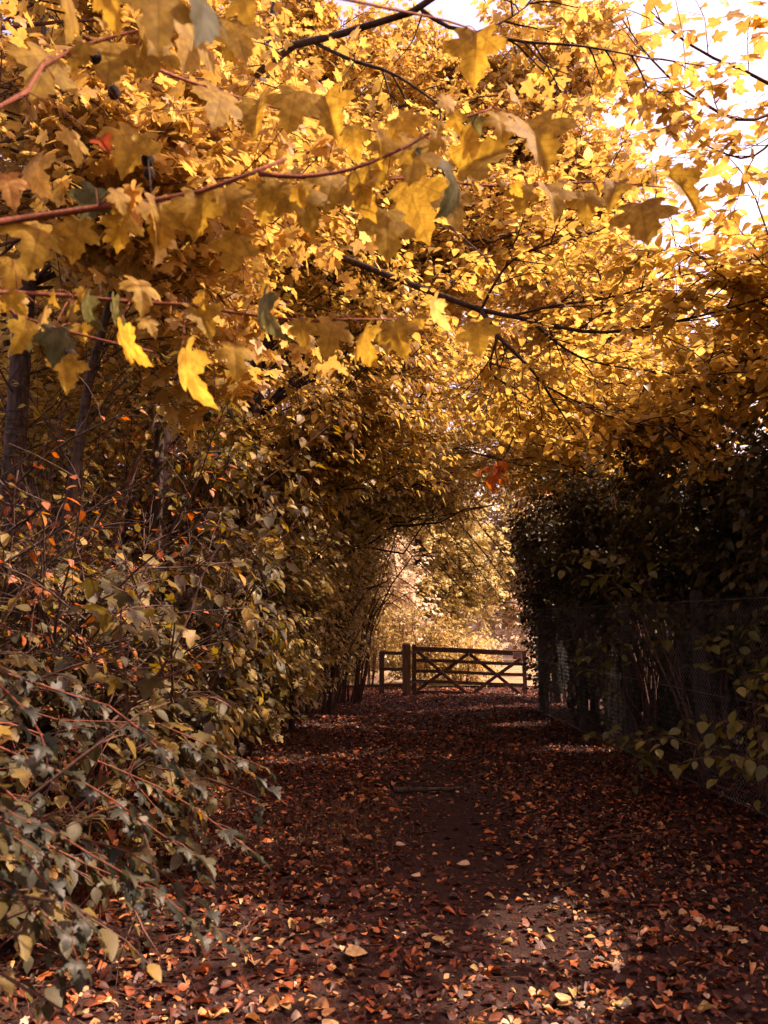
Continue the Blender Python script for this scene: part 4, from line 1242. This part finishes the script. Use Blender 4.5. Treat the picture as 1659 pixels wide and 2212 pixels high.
# ------------------------------------------------------------------ sprigs by the fence
SP = 'leafy sprouts along the foot of the fence'
for i, (bx, by, tips, size, lab) in enumerate((
        (3.02, 5.5, [(1660, 1520, 5.2), (1560, 1560, 5.3), (1500, 1640, 5.3), (1400, 1600, 5.6), (1640, 1600, 5.0), (1580, 1640, 5.1), (1650, 1450, 5.3)], .10, 'yellow-green sprout at the right edge trailing over the fence foot'),
        (2.80, 7.9, [(1330, 1600, 7.6), (1290, 1590, 7.4), (1420, 1590, 7.4), (1480, 1560, 7.4), (1380, 1640, 7.5)], .09, 'low sprout creeping from the fence foot on to the path'),
        (2.86, 8.8, [(1235, 1420, 8.6), (1280, 1390, 8.6), (1330, 1380, 8.6), (1260, 1450, 8.7)], .10, 'sprout poking through the middle of the fence'),
        (2.95, 7.6, [(1220, 1195, 7.4), (1280, 1210, 7.4), (1330, 1200, 7.4), (1345, 1240, 7.5), (1240, 1250, 7.5)], .12, 'grey-green sprig with broad leaves above the fence'),
        (3.06, 6.6, [(1560, 1380, 6.3), (1610, 1350, 6.3), (1640, 1420, 6.2), (1540, 1440, 6.3)], .10, 'dim green sprig against the fence near the right edge'))):
    p = Plant(560 + i); rng = p.rng
    b0 = np.array([bx, by, float(gh(bx, by)) - .03]); n = len(tips)
    e = np.array([P(*t) for t in tips]); st = np.repeat(b0[None], n, 0)
    mid = (st + e) / 2; mid[:, 2] = np.maximum(e[:, 2], mid[:, 2]) + .1
    L = bez(rng, st, mid, e, 9, .02)
    p.wood.tubes(L, np.linspace(.007, .002, 9)[None].repeat(n, 0), 5)
    tw = grow(rng, *kids(rng, L, 5, .45, 1, .7, .5)[:2], rng.uniform(.12, .3, 5 * n), 4, .1, -.05)
    p.wood.tubes(tw, np.linspace(.002, .001, 4)[None].repeat(len(tw), 0), 3)
    lo, hi = (.3, .9) if i == 0 else (.05, .62)
    p.leaves_on(tw, 3, 'ovate', size * .88, (lo, hi), .5, .35, (-.2, -.1, 1))
    p.leaves_on(L[:, 5:], 4, 'ovate', size * .88, (lo, hi), .5, .35, (-.2, -.1, 1))
    p.build('hazel_sprout', lab, 'sprout', base_of(b0), M['stem'], M['sprout'], SP, 'stems', 'foliage')

# pinkish forked stem behind the fence at the right
p = Plant(580)
tr = trunk_poly([P(1632, 1540, 7.8), P(1637, 1290, 7.8), P(1612, 1230, 7.8), P(1600, 1170, 7.75), P(1566, 1090, 7.7), P(1572, 1010, 7.7), P(1540, 880, 7.7)])
p.wood.tubes(tr, trunk_rad(.022, .010), 8)
a = limb(p, [tr[6], P(1640, 1150, 7.6), P(1659, 1010, 7.5)], .013, .007)
b = limb(p, [tr[9], P(1610, 1010, 7.6), P(1590, 990, 7.6)], .006, .003)
p.spray(p.limbs_to(tr, (3.3, 7.6, 3.6), (.6, .5, .4), 5, .01), 4, 4, 5, sublen=.5, tpl='ovate', size=.085, tint=(0, .8))
p.build('hazel_tree', 'small tree with a forked pinkish stem behind the fence at the right edge', 'tree', base_of(tr[0]), M['redtwig'], M['hedge'])

# sprig of dead orange leaves hanging at the tunnel mouth
p = Plant(590); rng = p.rng
L = np.stack([poly([P(1110, 940, 7.1), P(1090, 985, 7.2), P(1060 + dx, 1010 + dy, 7.25)], 7) for dx, dy in ((-10, 25), (25, 20), (5, 40), (-25, 5))])
p.wood.tubes(L, np.linspace(.004, .0015, 7)[None].repeat(4, 0), 4)
p.leaves_on(L[:, 3:], 7, 'ovate', .085, (0, 1), 1.2, .6)
o = p.build('broken_sprig', 'sprig of dead orange leaves caught in the limb above the tunnel', 'sprig', P(1110, 940, 7.1), M['stem'], M['dead'], None, 'twig', 'leaves')

# ------------------------------------------------------------------ sticks and single leaves lying on the path


def stick(x0, x1, y, bend, r, label, mat='bark', seed=1):
    rng = np.random.default_rng(seed)
    d0 = 1.6 * FOCAL / (y - 1340)
    a = P(x0, y, d0); b = P(x1, y - bend, 1.6 * FOCAL / (y - bend - 1340))
    k = 12; t = np.linspace(0, 1, k)[:, None]
    q = a * (1 - t) + b * t; q[:, :2] += rng.normal(0, .006, (k, 2))
    q[:, 2] = gh(q[:, 0], q[:, 1]) + r * 1.0 + .010 + .008 * np.sin(t[:, 0] * 5)
    mb = MB(); mb.tubes(q, r * np.linspace(1, .65, k) * rng.uniform(.85, 1.12, k), 8)
    sp = kids(rng, q[None], 2, .3, .8, .8, .9)
    tw = grow(rng, sp[0], sp[1] * np.array([1, 1, .3]), np.full(2, .07), 3, .05)
    tw[:, :, 2] = np.maximum(tw[:, :, 2], gh(tw[:, :, 0], tw[:, :, 1]) + .01)
    mb.tubes(tw, r * np.array([[.4, .3, .2]] * 2), 5)
    o = link('fallen_stick', mb.mesh('fallen_stick', M[mat]), None, q[0])
    tag(o, label, 'stick', 'fallen sticks on the path')


stick(850, 998, 1692, 2, .026, 'dark thick stick lying across the middle of the path', 'barkmid', 1)
stick(1290, 1440, 1795, 12, .006, 'long thin reddish twig lying on the right of the path', 'redtwig', 2)
stick(1170, 1235, 1722, 6, .007, 'short brown twig lying beyond the reddish one', 'stem', 3)
stick(505, 560, 2012, 60, .007, 'brown twig poking out of the leaves at lower left', 'stem', 4)
stick(640, 760, 2178, 22, .008, 'thin dark twig half buried in leaves at the bottom', 'stem', 5)
stick(700, 790, 1945, -14, .005, 'slim twig lying in leaves left of the sunlit patch', 'stem', 6)

FL_ = 'single conspicuous fallen leaves'
for i, (x, y, s_, tpl, tint, ang, lab) in enumerate((
        (855, 1800, .075, 'ovate', .995, .3, 'pale cream leaf lying by the grass patch'),
        (1015, 1838, .09, 'ovate', .99, 2.9, 'pale cream leaf alone on the bare trodden strip'),
        (1212, 2098, .085, 'ovate', .95, 1.2, 'large tan leaf in the lower sunlit patch'),
        (745, 2018, .11, 'ovate', .94, .1, 'long yellow-green leaf lying in the lower middle'),
        (1583, 1975, .07, 'maple', .945, 1.9, 'small bright yellow leaf near the right edge of the path'),
        (1206, 2175, .075, 'maple', .80, 1.0, 'orange lobed leaf at the bottom of the path'),
        (700, 2172, .085, 'ovate', .94, .9, 'broad yellow-green leaf at the bottom left'),
        (950, 1990, .085, 'ovate', .93, 1.7, 'olive yellow leaf standing slightly on edge, lower middle'),
        (640, 1830, .06, 'ovate', .93, 2.4, 'pale tan leaf at the left margin of the path'),
        (908, 1862, .07, 'ovate', .99, 2.6, 'pale leaf with curled stalk below the bare strip'))):
    d0 = 1.6 * FOCAL / (y - 1340); c_ = P(x, y, d0); c_[2] = gh(c_[0], c_[1]) + .035
    mb = MB()
    put_leaves(mb, tpl, c_[None], np.array([[math.cos(ang), math.sin(ang), .12]]), np.array([[.05, -.22, 1.]]), s_, np.array([tint]), np.array([1.25]))
    q = c_ + np.linspace(0, 1, 5)[:, None] * np.array([-math.cos(ang) * .035, -math.sin(ang) * .035, -.012])
    b_ = MB(); b_.tubes(q, np.full(5, .0011), 4)
    o = link('fallen_leaf', mb.mesh('fallen_leaf', M['litter']), None, c_); tag(o, lab, 'leaf', FL_)
    st = bpy.data.objects.new('stalk', b_.mesh('stalk', M['stem'])); COL.objects.link(st); st.parent = o
    st.data.transform(__import__('mathutils').Matrix.Translation([-float(v) for v in c_]))
print('leaf faces', sum(len(o.data.polygons) for o in bpy.data.objects if o.type == 'MESH'))
